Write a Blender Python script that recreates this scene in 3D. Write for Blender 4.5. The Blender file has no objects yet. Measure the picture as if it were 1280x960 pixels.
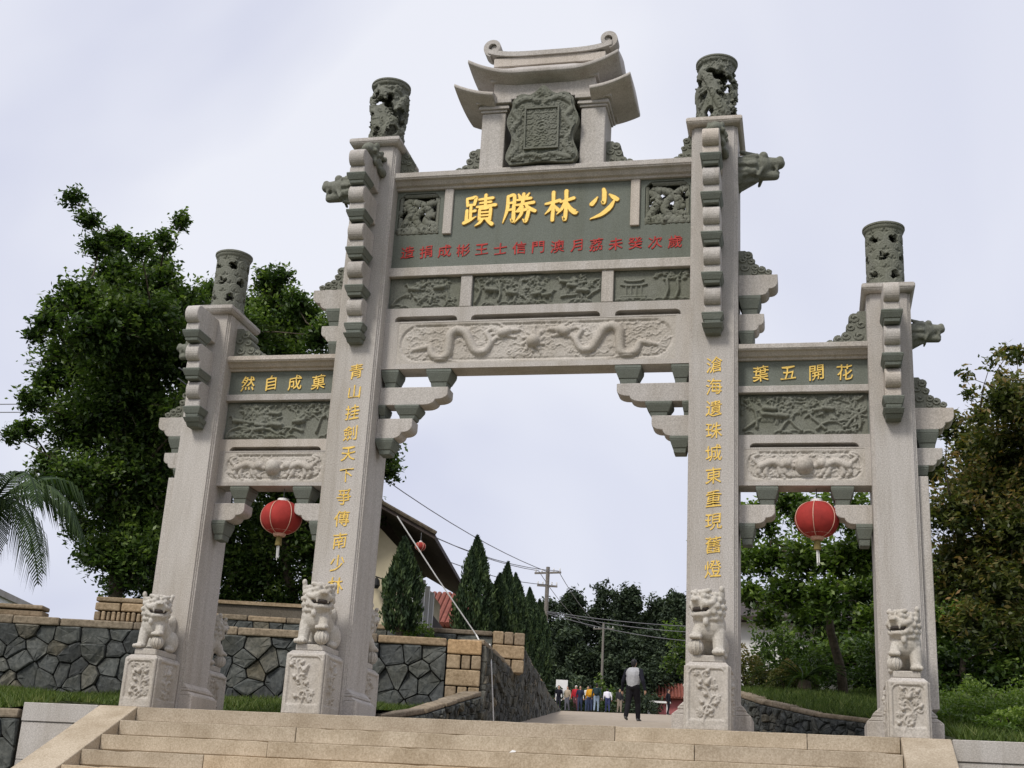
import bpy, bmesh, math, random
import numpy as np
from mathutils import Vector, Matrix

scene = bpy.context.scene
COL = scene.collection
R = math.radians

# ------------------------------------------------------------------ camera
cam_data = bpy.data.cameras.new('camera')
cam = bpy.data.objects.new('camera', cam_data)
COL.objects.link(cam)
YAW, PITCH, ROLL = -0.2331, 0.3260, 0.0580
cf = Vector((math.sin(YAW) * math.cos(PITCH), math.cos(YAW) * math.cos(PITCH), math.sin(PITCH)))
cr = Vector((math.cos(YAW), -math.sin(YAW), 0))
cu = cr.cross(cf)
r2 = cr * math.cos(ROLL) + cu * math.sin(ROLL)
u2 = cu * math.cos(ROLL) - cr * math.sin(ROLL)
mw = Matrix.Identity(4)
for i in range(3):
    mw[i][0], mw[i][1], mw[i][2] = r2[i], u2[i], -cf[i]
mw[0][3], mw[1][3], mw[2][3] = 3.0795, -13.7074, -0.970
cam.matrix_world = mw
cam_data.sensor_width = 36
cam_data.lens = 1627.0 / 1280 * 36
cam_data.clip_end = 3000
scene.camera = cam

# ------------------------------------------------------------------ sky, sun, exposure
SUN_DIR = Vector((-0.38, -0.80, 0.95)).normalized()      # towards the sun, behind the viewer
world = bpy.data.worlds.new('World')
scene.world = world
world.use_nodes = True
nt = world.node_tree
nt.nodes.clear()
wo = nt.nodes.new('ShaderNodeOutputWorld')
sky = nt.nodes.new('ShaderNodeTexSky')
sky.sky_type = 'NISHITA'
sky.sun_disc = False
sky.sun_elevation = math.asin(SUN_DIR.z)
sky.sun_rotation = math.atan2(SUN_DIR.x, SUN_DIR.y)
sky.dust_density = 4.0
b1 = nt.nodes.new('ShaderNodeBackground')
b1.inputs[1].default_value = 0.10
nt.links.new(sky.outputs[0], b1.inputs[0])
tc = nt.nodes.new('ShaderNodeTexCoord')
nz = nt.nodes.new('ShaderNodeTexNoise')
nz.inputs['Scale'].default_value = 2.2
nz.inputs['Distortion'].default_value = 0.6
nz.inputs['Detail'].default_value = 4
nz.inputs['Roughness'].default_value = 0.5
nt.links.new(tc.outputs['Generated'], nz.inputs['Vector'])
cr_ = nt.nodes.new('ShaderNodeValToRGB')
cr_.color_ramp.elements[0].position = 0.38
cr_.color_ramp.elements[0].color = (0.415, 0.428, 0.515, 1)
cr_.color_ramp.elements[1].position = 0.62
cr_.color_ramp.elements[1].color = (0.545, 0.552, 0.595, 1)
nt.links.new(nz.outputs['Fac'], cr_.inputs[0])
b2 = nt.nodes.new('ShaderNodeBackground')
b2.inputs[1].default_value = 1.0
nt.links.new(cr_.outputs[0], b2.inputs[0])
mx = nt.nodes.new('ShaderNodeMixShader')
mx.inputs[0].default_value = 0.90
nt.links.new(b1.outputs[0], mx.inputs[1])
nt.links.new(b2.outputs[0], mx.inputs[2])
nt.links.new(mx.outputs[0], wo.inputs[0])

sun_data = bpy.data.lights.new('sun', 'SUN')
sun_data.energy = 1.5
sun_data.angle = R(14)
sun_data.color = (1.0, 0.965, 0.90)
sun = bpy.data.objects.new('sun', sun_data)
COL.objects.link(sun)
sun.rotation_euler = SUN_DIR.to_track_quat('Z', 'Y').to_euler()
sun.location = (0, -20, 30)

vs = scene.view_settings
vs.view_transform = 'Standard'
vs.look = 'None'
vs.exposure = 0.74
vs.gamma = 1.0
vs.use_curve_mapping = False

# ------------------------------------------------------------------ materials
def newmat(name):
    m = bpy.data.materials.new(name)
    m.use_nodes = True
    n = m.node_tree.nodes
    return m, m.node_tree, n['Principled BSDF']

def N(t, kind, **kw):
    n = t.nodes.new(kind)
    for k, v in kw.items():
        if k in n.inputs:
            n.inputs[k].default_value = v
        else:
            setattr(n, k, v)
    return n

def ramp(t, src, stops):
    c = t.nodes.new('ShaderNodeValToRGB')
    e = c.color_ramp.elements
    while len(e) < len(stops):
        e.new(0.5)
    for el, (p, col) in zip(e, stops):
        el.position = p
        el.color = (*col, 1) if len(col) == 3 else col
    t.links.new(src, c.inputs[0])
    return c

def mixc(t, fac, a, b, mode='MIX'):
    m = t.nodes.new('ShaderNodeMix')
    m.data_type = 'RGBA'
    m.blend_type = mode
    for s, v in ((0, fac), (6, a), (7, b)):
        if hasattr(v, 'is_linked') or hasattr(v, 'links'):
            t.links.new(v, m.inputs[s])
        else:
            m.inputs[s].default_value = v if s == 0 else (*v, 1)
    return m.outputs[2]

def stone_mat(name, dark, light, speck=70.0, rough=0.85, stain=(0.55, 0.5, 0.42), stain_amt=0.35,
              streak=True, bump=0.25, per_object=0.0, island=0.0):
    m, t, bs = newmat(name)
    co = N(t, 'ShaderNodeTexCoord')
    geo = N(t, 'ShaderNodeNewGeometry')
    pos = geo.outputs['Position']
    n1 = N(t, 'ShaderNodeTexNoise', Scale=speck, Detail=3.0, Roughness=0.7)
    t.links.new(pos, n1.inputs['Vector'])
    base = ramp(t, n1.outputs['Fac'], [(0.32, dark), (0.68, light)]).outputs[0]
    n2 = N(t, 'ShaderNodeTexNoise', Scale=1.3, Detail=5.0, Roughness=0.62)
    mp = N(t, 'ShaderNodeMapping')
    mp.inputs['Scale'].default_value = (1.8, 1.8, 0.35 if streak else 1.5)
    t.links.new(pos, mp.inputs[0])
    t.links.new(mp.outputs[0], n2.inputs['Vector'])
    st = ramp(t, n2.outputs['Fac'], [(0.42, (0, 0, 0)), (0.72, (1, 1, 1))]).outputs[0]
    sm = N(t, 'ShaderNodeMath', operation='MULTIPLY')
    t.links.new(st, sm.inputs[0])
    sm.inputs[1].default_value = stain_amt
    col = mixc(t, sm.outputs[0], base, stain, 'MULTIPLY')
    if streak:
        n4 = N(t, 'ShaderNodeTexNoise', Scale=1.0, Detail=4.0, Roughness=0.6)
        mp2 = N(t, 'ShaderNodeMapping')
        mp2.inputs['Scale'].default_value = (11.0, 11.0, 0.7)
        t.links.new(pos, mp2.inputs[0]); t.links.new(mp2.outputs[0], n4.inputs['Vector'])
        s2 = ramp(t, n4.outputs['Fac'], [(0.50, (0, 0, 0)), (0.78, (1, 1, 1))]).outputs[0]
        m2 = N(t, 'ShaderNodeMath', operation='MULTIPLY'); t.links.new(s2, m2.inputs[0]); m2.inputs[1].default_value = stain_amt * 0.55
        col = mixc(t, m2.outputs[0], col, tuple(c * .85 for c in stain), 'MULTIPLY')
    if per_object or island:
        src = None
        if per_object:
            oi = N(t, 'ShaderNodeObjectInfo')
            src = oi.outputs['Random']
            amt = per_object
        else:
            src = geo.outputs['Random Per Island']
            amt = island
        v = ramp(t, src, [(0.0, (1 - amt, 1 - amt, 1 - amt * .85)), (.45, (1, 1, 1)), (.86, (1 + amt * .6, 1 + amt * .5, 1 + amt * .4)), (1.0, (1 + amt * 1.6, 1 + amt * .8, 1 - amt * .1))]).outputs[0]
        col = mixc(t, 1.0, col, v, 'MULTIPLY')
    t.links.new(col, bs.inputs['Base Color'])
    bs.inputs['Roughness'].default_value = rough
    bs.inputs['Specular IOR Level'].default_value = 0.25
    if bump:
        bp = N(t, 'ShaderNodeBump', Strength=bump, Distance=0.01)
        n3 = N(t, 'ShaderNodeTexNoise', Scale=speck * 0.6, Detail=4.0, Roughness=0.7)
        t.links.new(pos, n3.inputs['Vector'])
        t.links.new(n3.outputs['Fac'], bp.inputs['Height'])
        t.links.new(bp.outputs[0], bs.inputs['Normal'])
    return m

def plain_mat(name, col, rough=0.6, metallic=0.0, var=0.15, scale=12.0, spec=0.3):
    m, t, bs = newmat(name)
    geo = N(t, 'ShaderNodeNewGeometry')
    n1 = N(t, 'ShaderNodeTexNoise', Scale=scale, Detail=4.0, Roughness=0.6)
    t.links.new(geo.outputs['Position'], n1.inputs['Vector'])
    lo = tuple(c * (1 - var) for c in col)
    hi = tuple(min(1, c * (1 + var)) for c in col)
    c = ramp(t, n1.outputs['Fac'], [(0.3, lo), (0.7, hi)])
    t.links.new(c.outputs[0], bs.inputs['Base Color'])
    bs.inputs['Roughness'].default_value = rough
    bs.inputs['Metallic'].default_value = metallic
    bs.inputs['Specular IOR Level'].default_value = spec
    return m

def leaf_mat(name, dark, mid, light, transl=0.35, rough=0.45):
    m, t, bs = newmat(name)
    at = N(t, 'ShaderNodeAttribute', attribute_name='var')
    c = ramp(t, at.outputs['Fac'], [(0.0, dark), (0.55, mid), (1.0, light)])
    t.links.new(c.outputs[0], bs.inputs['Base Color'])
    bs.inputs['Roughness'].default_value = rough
    bs.inputs['Specular IOR Level'].default_value = 0.35
    tr = N(t, 'ShaderNodeBsdfTranslucent')
    br = mixc(t, 1.0, c.outputs[0], (1.1, 1.25, 0.6), 'MULTIPLY')
    t.links.new(br, tr.inputs[0])
    ms = N(t, 'ShaderNodeMixShader')
    ms.inputs[0].default_value = transl
    out = t.nodes['Material Output']
    t.links.new(bs.outputs[0], ms.inputs[1])
    t.links.new(tr.outputs[0], ms.inputs[2])
    t.links.new(ms.outputs[0], out.inputs[0])
    return m

M = {}
M['granite'] = stone_mat('pale granite', (0.345, 0.320, 0.293), (0.575, 0.540, 0.503), 75, stain=(0.64, 0.60, 0.52), stain_amt=0.6, per_object=0.07)
M['granite_carved'] = stone_mat('carved pale granite', (0.365, 0.336, 0.298), (0.555, 0.515, 0.465), 60, stain=(0.6, 0.55, 0.46), stain_amt=0.5, streak=False)
M['lionstone'] = stone_mat('weathered white granite', (0.39, 0.362, 0.318), (0.59, 0.555, 0.50), 60, stain=(0.62, 0.55, 0.44), stain_amt=0.5, streak=False, bump=0.15)
M['green'] = stone_mat('dark green stone', (0.118, 0.130, 0.110), (0.19, 0.205, 0.178), 90, stain=(0.75, 0.72, 0.6), stain_amt=0.4)
M['greencarve'] = stone_mat('carved green stone', (0.125, 0.128, 0.104), (0.215, 0.218, 0.182), 60, stain=(0.6, 0.62, 0.45), stain_amt=0.5, streak=False)
M['tan'] = stone_mat('tan granite steps', (0.335, 0.274, 0.196), (0.52, 0.445, 0.342), 60, stain=(0.55, 0.50, 0.42), stain_amt=0.65, streak=False, per_object=0.09)
M['coping'] = stone_mat('weathered brown coping', (0.17, 0.135, 0.092), (0.335, 0.275, 0.20), 18, stain=(0.5, 0.48, 0.42), stain_amt=0.6, streak=False, bump=0.9, per_object=0.25)
M['tanblock'] = stone_mat('rough tan blocks', (0.24, 0.18, 0.11), (0.43, 0.335, 0.225), 22, stain=(0.5, 0.45, 0.36), stain_amt=0.55, streak=False, bump=0.8, per_object=0.22)
M['rubble'] = stone_mat('dark rubble stone', (0.052, 0.058, 0.056), (0.125, 0.132, 0.124), 14, stain=(0.75, 0.68, 0.5), stain_amt=0.55, streak=False, bump=0.9, per_object=0.30)
M['rubble_far'] = stone_mat('dark rubble stone joined', (0.06, 0.062, 0.056), (0.135, 0.135, 0.12), 14, stain=(0.75, 0.68, 0.5), stain_amt=0.55, streak=False, bump=0.9, island=0.30)
M['mortar'] = stone_mat('dark joint earth', (0.018, 0.018, 0.015), (0.045, 0.042, 0.034), 20, streak=False, bump=0.5)
M['joint'] = stone_mat('grey mortar', (0.10, 0.085, 0.065), (0.17, 0.145, 0.115), 40, streak=False, bump=0.3)
M['road'] = stone_mat('pale concrete road', (0.30, 0.25, 0.19), (0.40, 0.335, 0.265), 6, stain=(0.75, 0.7, 0.62), stain_amt=0.5, streak=False, bump=0.2)
M['soil'] = stone_mat('grassy soil', (0.030, 0.040, 0.014), (0.075, 0.085, 0.03), 5, streak=False, bump=0.6)
M['gold'] = plain_mat('gold leaf paint', (0.80, 0.55, 0.14), 0.38, 0.25, 0.12, 30)
M['goldthin'] = plain_mat('worn gold paint', (0.78, 0.53, 0.12), 0.45, 0.15, 0.2, 40)
M['goldrim'] = plain_mat('dull gold paint edge', (0.42, 0.24, 0.05), 0.5, 0.1, 0.2, 30)
M['redpaint'] = plain_mat('red paint', (0.40, 0.028, 0.022), 0.6, 0, 0.25, 30)
M['black'] = plain_mat('black', (0.02, 0.02, 0.02), 0.7)
M['trunk'] = stone_mat('bark', (0.05, 0.04, 0.028), (0.13, 0.105, 0.075), 18, stain=(0.6, 0.6, 0.5), bump=0.9)
M['wood'] = stone_mat('grey pole wood', (0.14, 0.125, 0.11), (0.25, 0.23, 0.205), 20, bump=0.4)
M['wire'] = plain_mat('cable', (0.16, 0.16, 0.17), 0.5)
M['white'] = plain_mat('white paint', (0.72, 0.71, 0.69), 0.6, 0, 0.06, 4)
M['cream'] = plain_mat('cream plaster', (0.52, 0.455, 0.315), 0.85, 0, 0.12, 2.5)
M['eave'] = plain_mat('dark brown timber', (0.045, 0.032, 0.028), 0.7, 0, 0.3, 8)
M['tile'] = plain_mat('red clay tile', (0.20, 0.062, 0.042), 0.75, 0, 0.25, 6)
M['pink'] = plain_mat('pink plaster', (0.42, 0.13, 0.13), 0.8, 0, 0.1, 3)
M['lantern'] = plain_mat('red lantern silk', (0.33, 0.034, 0.028), 0.85, 0, 0.22, 7)
M['lanternrib'] = plain_mat('lantern pale rib', (0.62, 0.36, 0.27), 0.5)
M['tassel'] = plain_mat('dull tassel', (0.20, 0.16, 0.06), 0.9)
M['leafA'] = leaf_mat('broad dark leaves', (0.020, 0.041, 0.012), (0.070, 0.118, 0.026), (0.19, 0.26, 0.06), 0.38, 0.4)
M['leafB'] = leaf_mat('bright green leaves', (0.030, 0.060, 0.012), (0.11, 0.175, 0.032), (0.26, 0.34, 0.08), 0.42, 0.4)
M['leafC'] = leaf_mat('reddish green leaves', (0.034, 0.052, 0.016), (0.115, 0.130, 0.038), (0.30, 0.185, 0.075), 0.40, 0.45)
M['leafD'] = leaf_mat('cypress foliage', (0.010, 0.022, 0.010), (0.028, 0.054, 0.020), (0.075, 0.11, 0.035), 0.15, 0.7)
M['leafE'] = leaf_mat('far dark forest', (0.024, 0.038, 0.024), (0.052, 0.074, 0.042), (0.10, 0.13, 0.07), 0.2, 0.85)
M['palm'] = leaf_mat('palm leaflets', (0.014, 0.032, 0.010), (0.036, 0.070, 0.018), (0.08, 0.12, 0.035), 0.15, 0.7)
M['grass'] = leaf_mat('grass', (0.035, 0.060, 0.012), (0.09, 0.135, 0.026), (0.20, 0.22, 0.075), 0.35, 0.7)

# ------------------------------------------------------------------ scene helpers
def tag(o, label=None, cat=None, group=None, kind=None):
    if label: o['label'] = label
    if cat: o['category'] = cat
    if group: o['group'] = group
    if kind: o['kind'] = kind
    return o

def thing(name, label, cat, loc=(0, 0, 0), rz=0.0, group=None):
    o = bpy.data.objects.new(name, None)
    o.empty_display_size = 0.2
    COL.objects.link(o)
    o.location = loc
    o.rotation_euler = (0, 0, rz)
    return tag(o, label, cat, group)

def link(name, me, mat=None, parent=None, loc=None, rz=None):
    o = bpy.data.objects.new(name, me)
    COL.objects.link(o)
    if mat is not None:
        mats = mat if isinstance(mat, (list, tuple)) else [mat]
        if len(me.materials) == 0:
            for k in mats:
                me.materials.append(M[k] if isinstance(k, str) else k)
    if parent is not None:
        o.parent = parent
    if loc is not None: o.location = loc
    if rz is not None: o.rotation_euler = (0, 0, rz)
    return o

def fast_mesh(name, V, F, var=None, smooth=False):
    """V (n,3) array, F (m,k) array of equal-sized faces"""
    V = np.asarray(V, dtype=np.float32); F = np.asarray(F, dtype=np.int32)
    me = bpy.data.meshes.new(name)
    me.vertices.add(len(V)); me.vertices.foreach_set('co', V.ravel())
    k = F.shape[1]
    me.loops.add(F.size); me.loops.foreach_set('vertex_index', F.ravel())
    me.polygons.add(len(F))
    me.polygons.foreach_set('loop_start', np.arange(0, F.size, k, dtype=np.int32))
    if smooth:
        me.polygons.foreach_set('use_smooth', np.ones(len(F), dtype=bool))
    if var is not None:
        a = me.attributes.new('var', 'FLOAT', 'FACE')
        a.data.foreach_set('value', np.asarray(var, dtype=np.float32))
    me.update(calc_edges=True)
    me.validate()
    return me

class MB:
    def __init__(s): s.v = []; s.f = []
    def add(s, vs, fs):
        k = len(s.v); s.v += [tuple(p) for p in vs]; s.f += [tuple(i + k for i in f) for f in fs]; return s
    def box(s, x0, x1, y0, y1, z0, z1):
        return s.add([(x0, y0, z0), (x1, y0, z0), (x1, y1, z0), (x0, y1, z0), (x0, y0, z1), (x1, y0, z1), (x1, y1, z1), (x0, y1, z1)],
                     [(0, 3, 2, 1), (4, 5, 6, 7), (0, 1, 5, 4), (1, 2, 6, 5), (2, 3, 7, 6), (3, 0, 4, 7)])
    def frustum(s, b, z0, t, z1):
        x0, x1, y0, y1 = b; X0, X1, Y0, Y1 = t
        return s.add([(x0, y0, z0), (x1, y0, z0), (x1, y1, z0), (x0, y1, z0), (X0, Y0, z1), (X1, Y0, z1), (X1, Y1, z1), (X0, Y1, z1)],
                     [(0, 3, 2, 1), (4, 5, 6, 7), (0, 1, 5, 4), (1, 2, 6, 5), (2, 3, 7, 6), (3, 0, 4, 7)])
    def prism(s, poly, axis, a0, a1):
        n = len(poly)
        def P(p, a):
            if axis == 'y': return (p[0], a, p[1])
            if axis == 'x': return (a, p[0], p[1])
            return (p[0], p[1], a)
        vs = [P(p, a0) for p in poly] + [P(p, a1) for p in poly]
        fs = [tuple(range(n)), tuple(range(2 * n - 1, n - 1, -1))]
        fs += [(i, (i + 1) % n, n + (i + 1) % n, n + i) for i in range(n)]
        return s.add(vs, fs)
    def tube(s, pts, rad, n=8, cap=True):
        pts = [Vector(p) for p in pts]
        if not hasattr(rad, '__len__'): rad = [rad] * len(pts)
        k = len(s.v); rings = []
        prev = None
        for i, p in enumerate(pts):
            d = (pts[min(i + 1, len(pts) - 1)] - pts[max(i - 1, 0)])
            d = d.normalized() if d.length > 1e-9 else Vector((0, 0, 1))
            if prev is None:
                a = d.orthogonal().normalized()
            else:
                a = prev - d * prev.dot(d)
                a = a.normalized() if a.length > 1e-6 else d.orthogonal().normalized()
            prev = a
            b = d.cross(a)
            for j in range(n):
                th = 2 * math.pi * j / n
                s.v.append(tuple(p + (a * math.cos(th) + b * math.sin(th)) * rad[i]))
        for i in range(len(pts) - 1):
            for j in range(n):
                s.f.append((k + i * n + j, k + i * n + (j + 1) % n, k + (i + 1) * n + (j + 1) % n, k + (i + 1) * n + j))
        if cap:
            s.f.append(tuple(k + j for j in range(n - 1, -1, -1)))
            e = k + (len(pts) - 1) * n
            s.f.append(tuple(e + j for j in range(n)))
        return s
    def lathe(s, prof, c=(0, 0, 0), n=20):
        k = len(s.v)
        for r, z in prof:
            for j in range(n):
                th = 2 * math.pi * j / n
                s.v.append((c[0] + r * math.cos(th), c[1] + r * math.sin(th), c[2] + z))
        for i in range(len(prof) - 1):
            for j in range(n):
                s.f.append((k + i * n + j, k + i * n + (j + 1) % n, k + (i + 1) * n + (j + 1) % n, k + (i + 1) * n + j))
        s.f.append(tuple(k + j for j in range(n - 1, -1, -1)))
        e = k + (len(prof) - 1) * n
        s.f.append(tuple(e + j for j in range(n)))
        return s
    def ball(s, c, r, n=10, m=7, rot=None):
        r = r if hasattr(r, '__len__') else (r, r, r)
        k = len(s.v)
        rot = rot or Matrix.Identity(3)
        c = Vector(c)
        for i in range(m + 1):
            ph = math.pi * i / m
            for j in range(n):
                th = 2 * math.pi * j / n
                p = Vector((r[0] * math.sin(ph) * math.cos(th), r[1] * math.sin(ph) * math.sin(th), r[2] * math.cos(ph)))
                s.v.append(tuple(c + rot @ p))
        for i in range(m):
            for j in range(n):
                s.f.append((k + i * n + j, k + (i + 1) * n + j, k + (i + 1) * n + (j + 1) % n, k + i * n + (j + 1) % n))
        return s
    def mesh(s, name, smooth=False):
        me = bpy.data.meshes.new(name)
        me.from_pydata(s.v, [], s.f)
        bm = bmesh.new(); bm.from_mesh(me)
        bmesh.ops.remove_doubles(bm, verts=bm.verts, dist=1e-6)
        bmesh.ops.recalc_face_normals(bm, faces=bm.faces)
        bm.to_mesh(me); bm.free()
        if smooth:
            me.polygons.foreach_set('use_smooth', np.ones(len(me.polygons), dtype=bool))
        return me
    def build(s, name, mat, parent=None, bevel=0.0, smooth=False, loc=None, rz=None, seg=1):
        o = link(name, s.mesh(name, smooth), mat, parent, loc, rz)
        if bevel:
            b = o.modifiers.new('bevel', 'BEVEL')
            b.width = bevel; b.segments = seg; b.limit_method = 'ANGLE'; b.angle_limit = R(35)
            b.harden_normals = False
        return o

def copy_tree(o, parent=None):
    c = o.copy(); COL.objects.link(c)
    c.parent = parent
    for ch in list(o.children):
        copy_tree(ch, c)
    return c

def evaluated_mesh(me, mods):
    o = bpy.data.objects.new('work', me); COL.objects.link(o)
    for t, kw in mods:
        md = o.modifiers.new(t, t)
        for k, v in kw.items(): setattr(md, k, v)
    dg = bpy.context.evaluated_depsgraph_get()
    dg.update()
    res = bpy.data.meshes.new_from_object(o.evaluated_get(dg))
    bpy.data.objects.remove(o)
    return res

# ---- one continuous organic body from ellipsoids and tapered limbs
def blob(name, prims, voxel, smooth=3):
    mb = MB()
    for p in prims:
        if p[0] == 'e':
            _, c, r, rot, mi = p
            mb.ball(c, r, 14, 10, rot)
        else:
            _, a, b, ra, rb, mi = p
            a, b = Vector(a), Vector(b)
            d = (b - a); L = d.length; d.normalize()
            pts = []; rr = []
            for t in (-.98, -.8, -.45, 0): pts.append(a + d * ra * t); rr.append(ra * math.sqrt(max(0, 1 - t * t)))
            for t in (0, .45, .8, .98): pts.append(b + d * rb * t); rr.append(rb * math.sqrt(max(0, 1 - t * t)))
            mb.tube(pts, rr, 10)
    me = mb.mesh(name)
    me = evaluated_mesh(me, [('REMESH', dict(mode='VOXEL', voxel_size=voxel, adaptivity=0.0)),
                             ('SMOOTH', dict(factor=0.5, iterations=smooth))])
    me.name = name
    n = len(me.polygons)
    cen = np.empty(n * 3, dtype=np.float32); me.polygons.foreach_get('center', cen); cen = cen.reshape(-1, 3)
    best = np.full(n, 1e9); idx = np.zeros(n, dtype=np.int32)
    for p in prims:
        if p[0] == 'e':
            _, c, r, rot, mi = p
            r = np.array(r if hasattr(r, '__len__') else (r, r, r))
            q = cen - np.array(c)
            if rot is not None: q = q @ np.array(rot)
            d = (np.linalg.norm(q / r, axis=1) - 1) * r.min()
        else:
            _, a, b, ra, rb, mi = p
            a = np.array(a); b = np.array(b); ab = b - a
            t = np.clip(((cen - a) @ ab) / (ab @ ab), 0, 1)
            d = np.linalg.norm(cen - (a + t[:, None] * ab), axis=1) - (ra + t * (rb - ra))
        w = d < best
        best[w] = d[w]; idx[w] = mi
    me.polygons.foreach_set('material_index', idx)
    me.polygons.foreach_set('use_smooth', np.ones(n, dtype=bool))
    return me

# ---- carved relief: height field from strokes (polyline + radius per point)
def stroke_height(W, H, nx, ny, strokes, x0=0.0, y0=0.0, depth=1.0, cap=None):
    X = x0 + np.linspace(0, W, nx); Y = y0 + np.linspace(0, H, ny)
    h = np.zeros((ny, nx))
    for pts, rad in strokes:
        pts = np.asarray(pts, float)
        if not hasattr(rad, '__len__'): rad = [rad] * len(pts)
        for i in range(max(1, len(pts) - 1)):
            a = pts[i]; b = pts[min(i + 1, len(pts) - 1)]
            ra, rb = rad[i], rad[min(i + 1, len(pts) - 1)]
            m = max(ra, rb)
            i0 = np.searchsorted(X, min(a[0], b[0]) - m); i1 = np.searchsorted(X, max(a[0], b[0]) + m)
            j0 = np.searchsorted(Y, min(a[1], b[1]) - m); j1 = np.searchsorted(Y, max(a[1], b[1]) + m)
            if i1 <= i0 or j1 <= j0: continue
            gx, gy = np.meshgrid(X[i0:i1], Y[j0:j1])
            ab = b - a; L2 = ab @ ab
            t = np.clip(((gx - a[0]) * ab[0] + (gy - a[1]) * ab[1]) / L2, 0, 1) if L2 > 1e-12 else np.zeros_like(gx)
            d = np.hypot(gx - a[0] - t * ab[0], gy - a[1] - t * ab[1])
            r = ra + t * (rb - ra)
            q = np.where(d < r, np.sqrt(np.maximum(0, r * r - d * d)), 0)
            h[j0:j1, i0:i1] = np.maximum(h[j0:j1, i0:i1], q)
    h = h * depth
    if cap: h = cap * np.tanh(h / cap)
    return X, Y, h

def grid_mesh(name, P, keep=None, smooth=True):
    """P (ny,nx,3)"""
    ny, nx = P.shape[:2]
    idx = np.arange(ny * nx).reshape(ny, nx)
    F = np.stack([idx[:-1, :-1], idx[:-1, 1:], idx[1:, 1:], idx[1:, :-1]], -1).reshape(-1, 4)
    if keep is not None:
        F = F[keep.reshape(-1)]
    used = np.unique(F)
    rm = np.full(ny * nx, -1); rm[used] = np.arange(len(used))
    return fast_mesh(name, P.reshape(-1, 3)[used], rm[F], smooth=smooth)

def spiral(cx, cy, r, turns, a0=0.0, flip=1, n=18, w=0.012, grow=0.15):
    t = np.linspace(0, 1, n)
    rr = r * (grow + (1 - grow) * t)
    th = a0 + flip * turns * 2 * math.pi * (1 - t)
    return (np.stack([cx + rr * np.cos(th), cy + rr * np.sin(th)], 1), [w] * n)

def curve_pts(ctrl, n=8):
    """catmull-rom through control points (x,y,w)"""
    c = np.asarray(ctrl, float)
    if len(c) < 3:
        t = np.linspace(0, 1, n)[:, None]
        return c[0] * (1 - t) + c[-1] * t
    c = np.vstack([2 * c[0] - c[1], c, 2 * c[-1] - c[-2]])
    out = []
    for i in range(1, len(c) - 2):
        for k in range(n):
            t = k / n
            out.append(0.5 * (2 * c[i] + (c[i + 1] - c[i - 1]) * t + (2 * c[i - 1] - 5 * c[i] + 4 * c[i + 1] - c[i + 2]) * t * t
                              + (3 * c[i] - c[i - 1] - 3 * c[i + 1] + c[i + 2]) * t ** 3))
    out.append(c[-2])
    return np.array(out)
# ================================================================== THE GATE
XI, XO = 2.10, 3.996          # pillar centres
WI, WO = 0.268, 0.232         # pillar half widths
PD = 0.70                     # pillar depth (front face at y = 0)
YM = 0.35                     # middle plane
gate = thing('memorial_gate', 'tall four pillared stone archway with three openings, carved beams and gold inscriptions', 'gate')

def pillar_profile(x, w, y0=0.0, y1=PD, g=0.034):
    """plan outline with a stepped arris at each corner"""
    a = 0.018
    pts = []
    for sx, sy in ((-1, -1), (1, -1), (1, 1), (-1, 1)):
        cx, cy = x + sx * w, (y0 if sy < 0 else y1)
        c = [(cx, cy - sy * g), (cx - sx * a, cy - sy * g), (cx - sx * a, cy - sy * a), (cx - sx * g, cy - sy * a), (cx - sx * g, cy)]
        if sx * sy < 0: c = c[::-1]
        pts += c if (sx, sy) in ((-1, -1), (1, 1)) else c
    return pts

def dou(x0, x1, y0, y1, z0, z1, taper=0.14):
    """bracket block: a tapered bowl over a small foot"""
    mb = MB(); w = x1 - x0; d = y1 - y0; h = z1 - z0
    t = taper * w; u = taper * d
    zf = z0 + h * 0.30
    mb.frustum((x0 + t * 1.05, x1 - t * 1.05, y0 + u * 1.05, y1 - u * 1.05), zf, (x0, x1, y0, y1), zf + (z1 - zf) * .72)
    mb.box(x0 + .0015, x1 - .0015, y0 + .0015, y1 - .0015, zf + (z1 - zf) * .72, z1)
    mb.frustum((x0 + t * 1.5, x1 - t * 1.5, y0 + u * 1.5, y1 - u * 1.5), z0, (x0 + t * 1.2, x1 - t * 1.2, y0 + u * 1.2, y1 - u * 1.2), zf)
    return mb

def arm_poly(L, h, cut, lobes=2):
    """profile of a bracket arm: wall at 0, tip at L; lower edge ends in scallops"""
    pts = [(0, 0), (L - cut, 0)]
    for i in range(lobes):
        ax = L - cut + cut * i / lobes; az = h * 0.62 * i / lobes
        bx = L - cut + cut * (i + 1) / lobes; bz = h * 0.62 * (i + 1) / lobes
        for k in range(0, 6):
            th = k / 5 * math.pi / 2
            pts.append((ax + (bx - ax) * (0.12 + 0.88 * math.sin(th)), az + (bz - az) * (1 - math.cos(th))))
    pts += [(L, h)]
    pts.append((0, h))
    return pts

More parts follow.
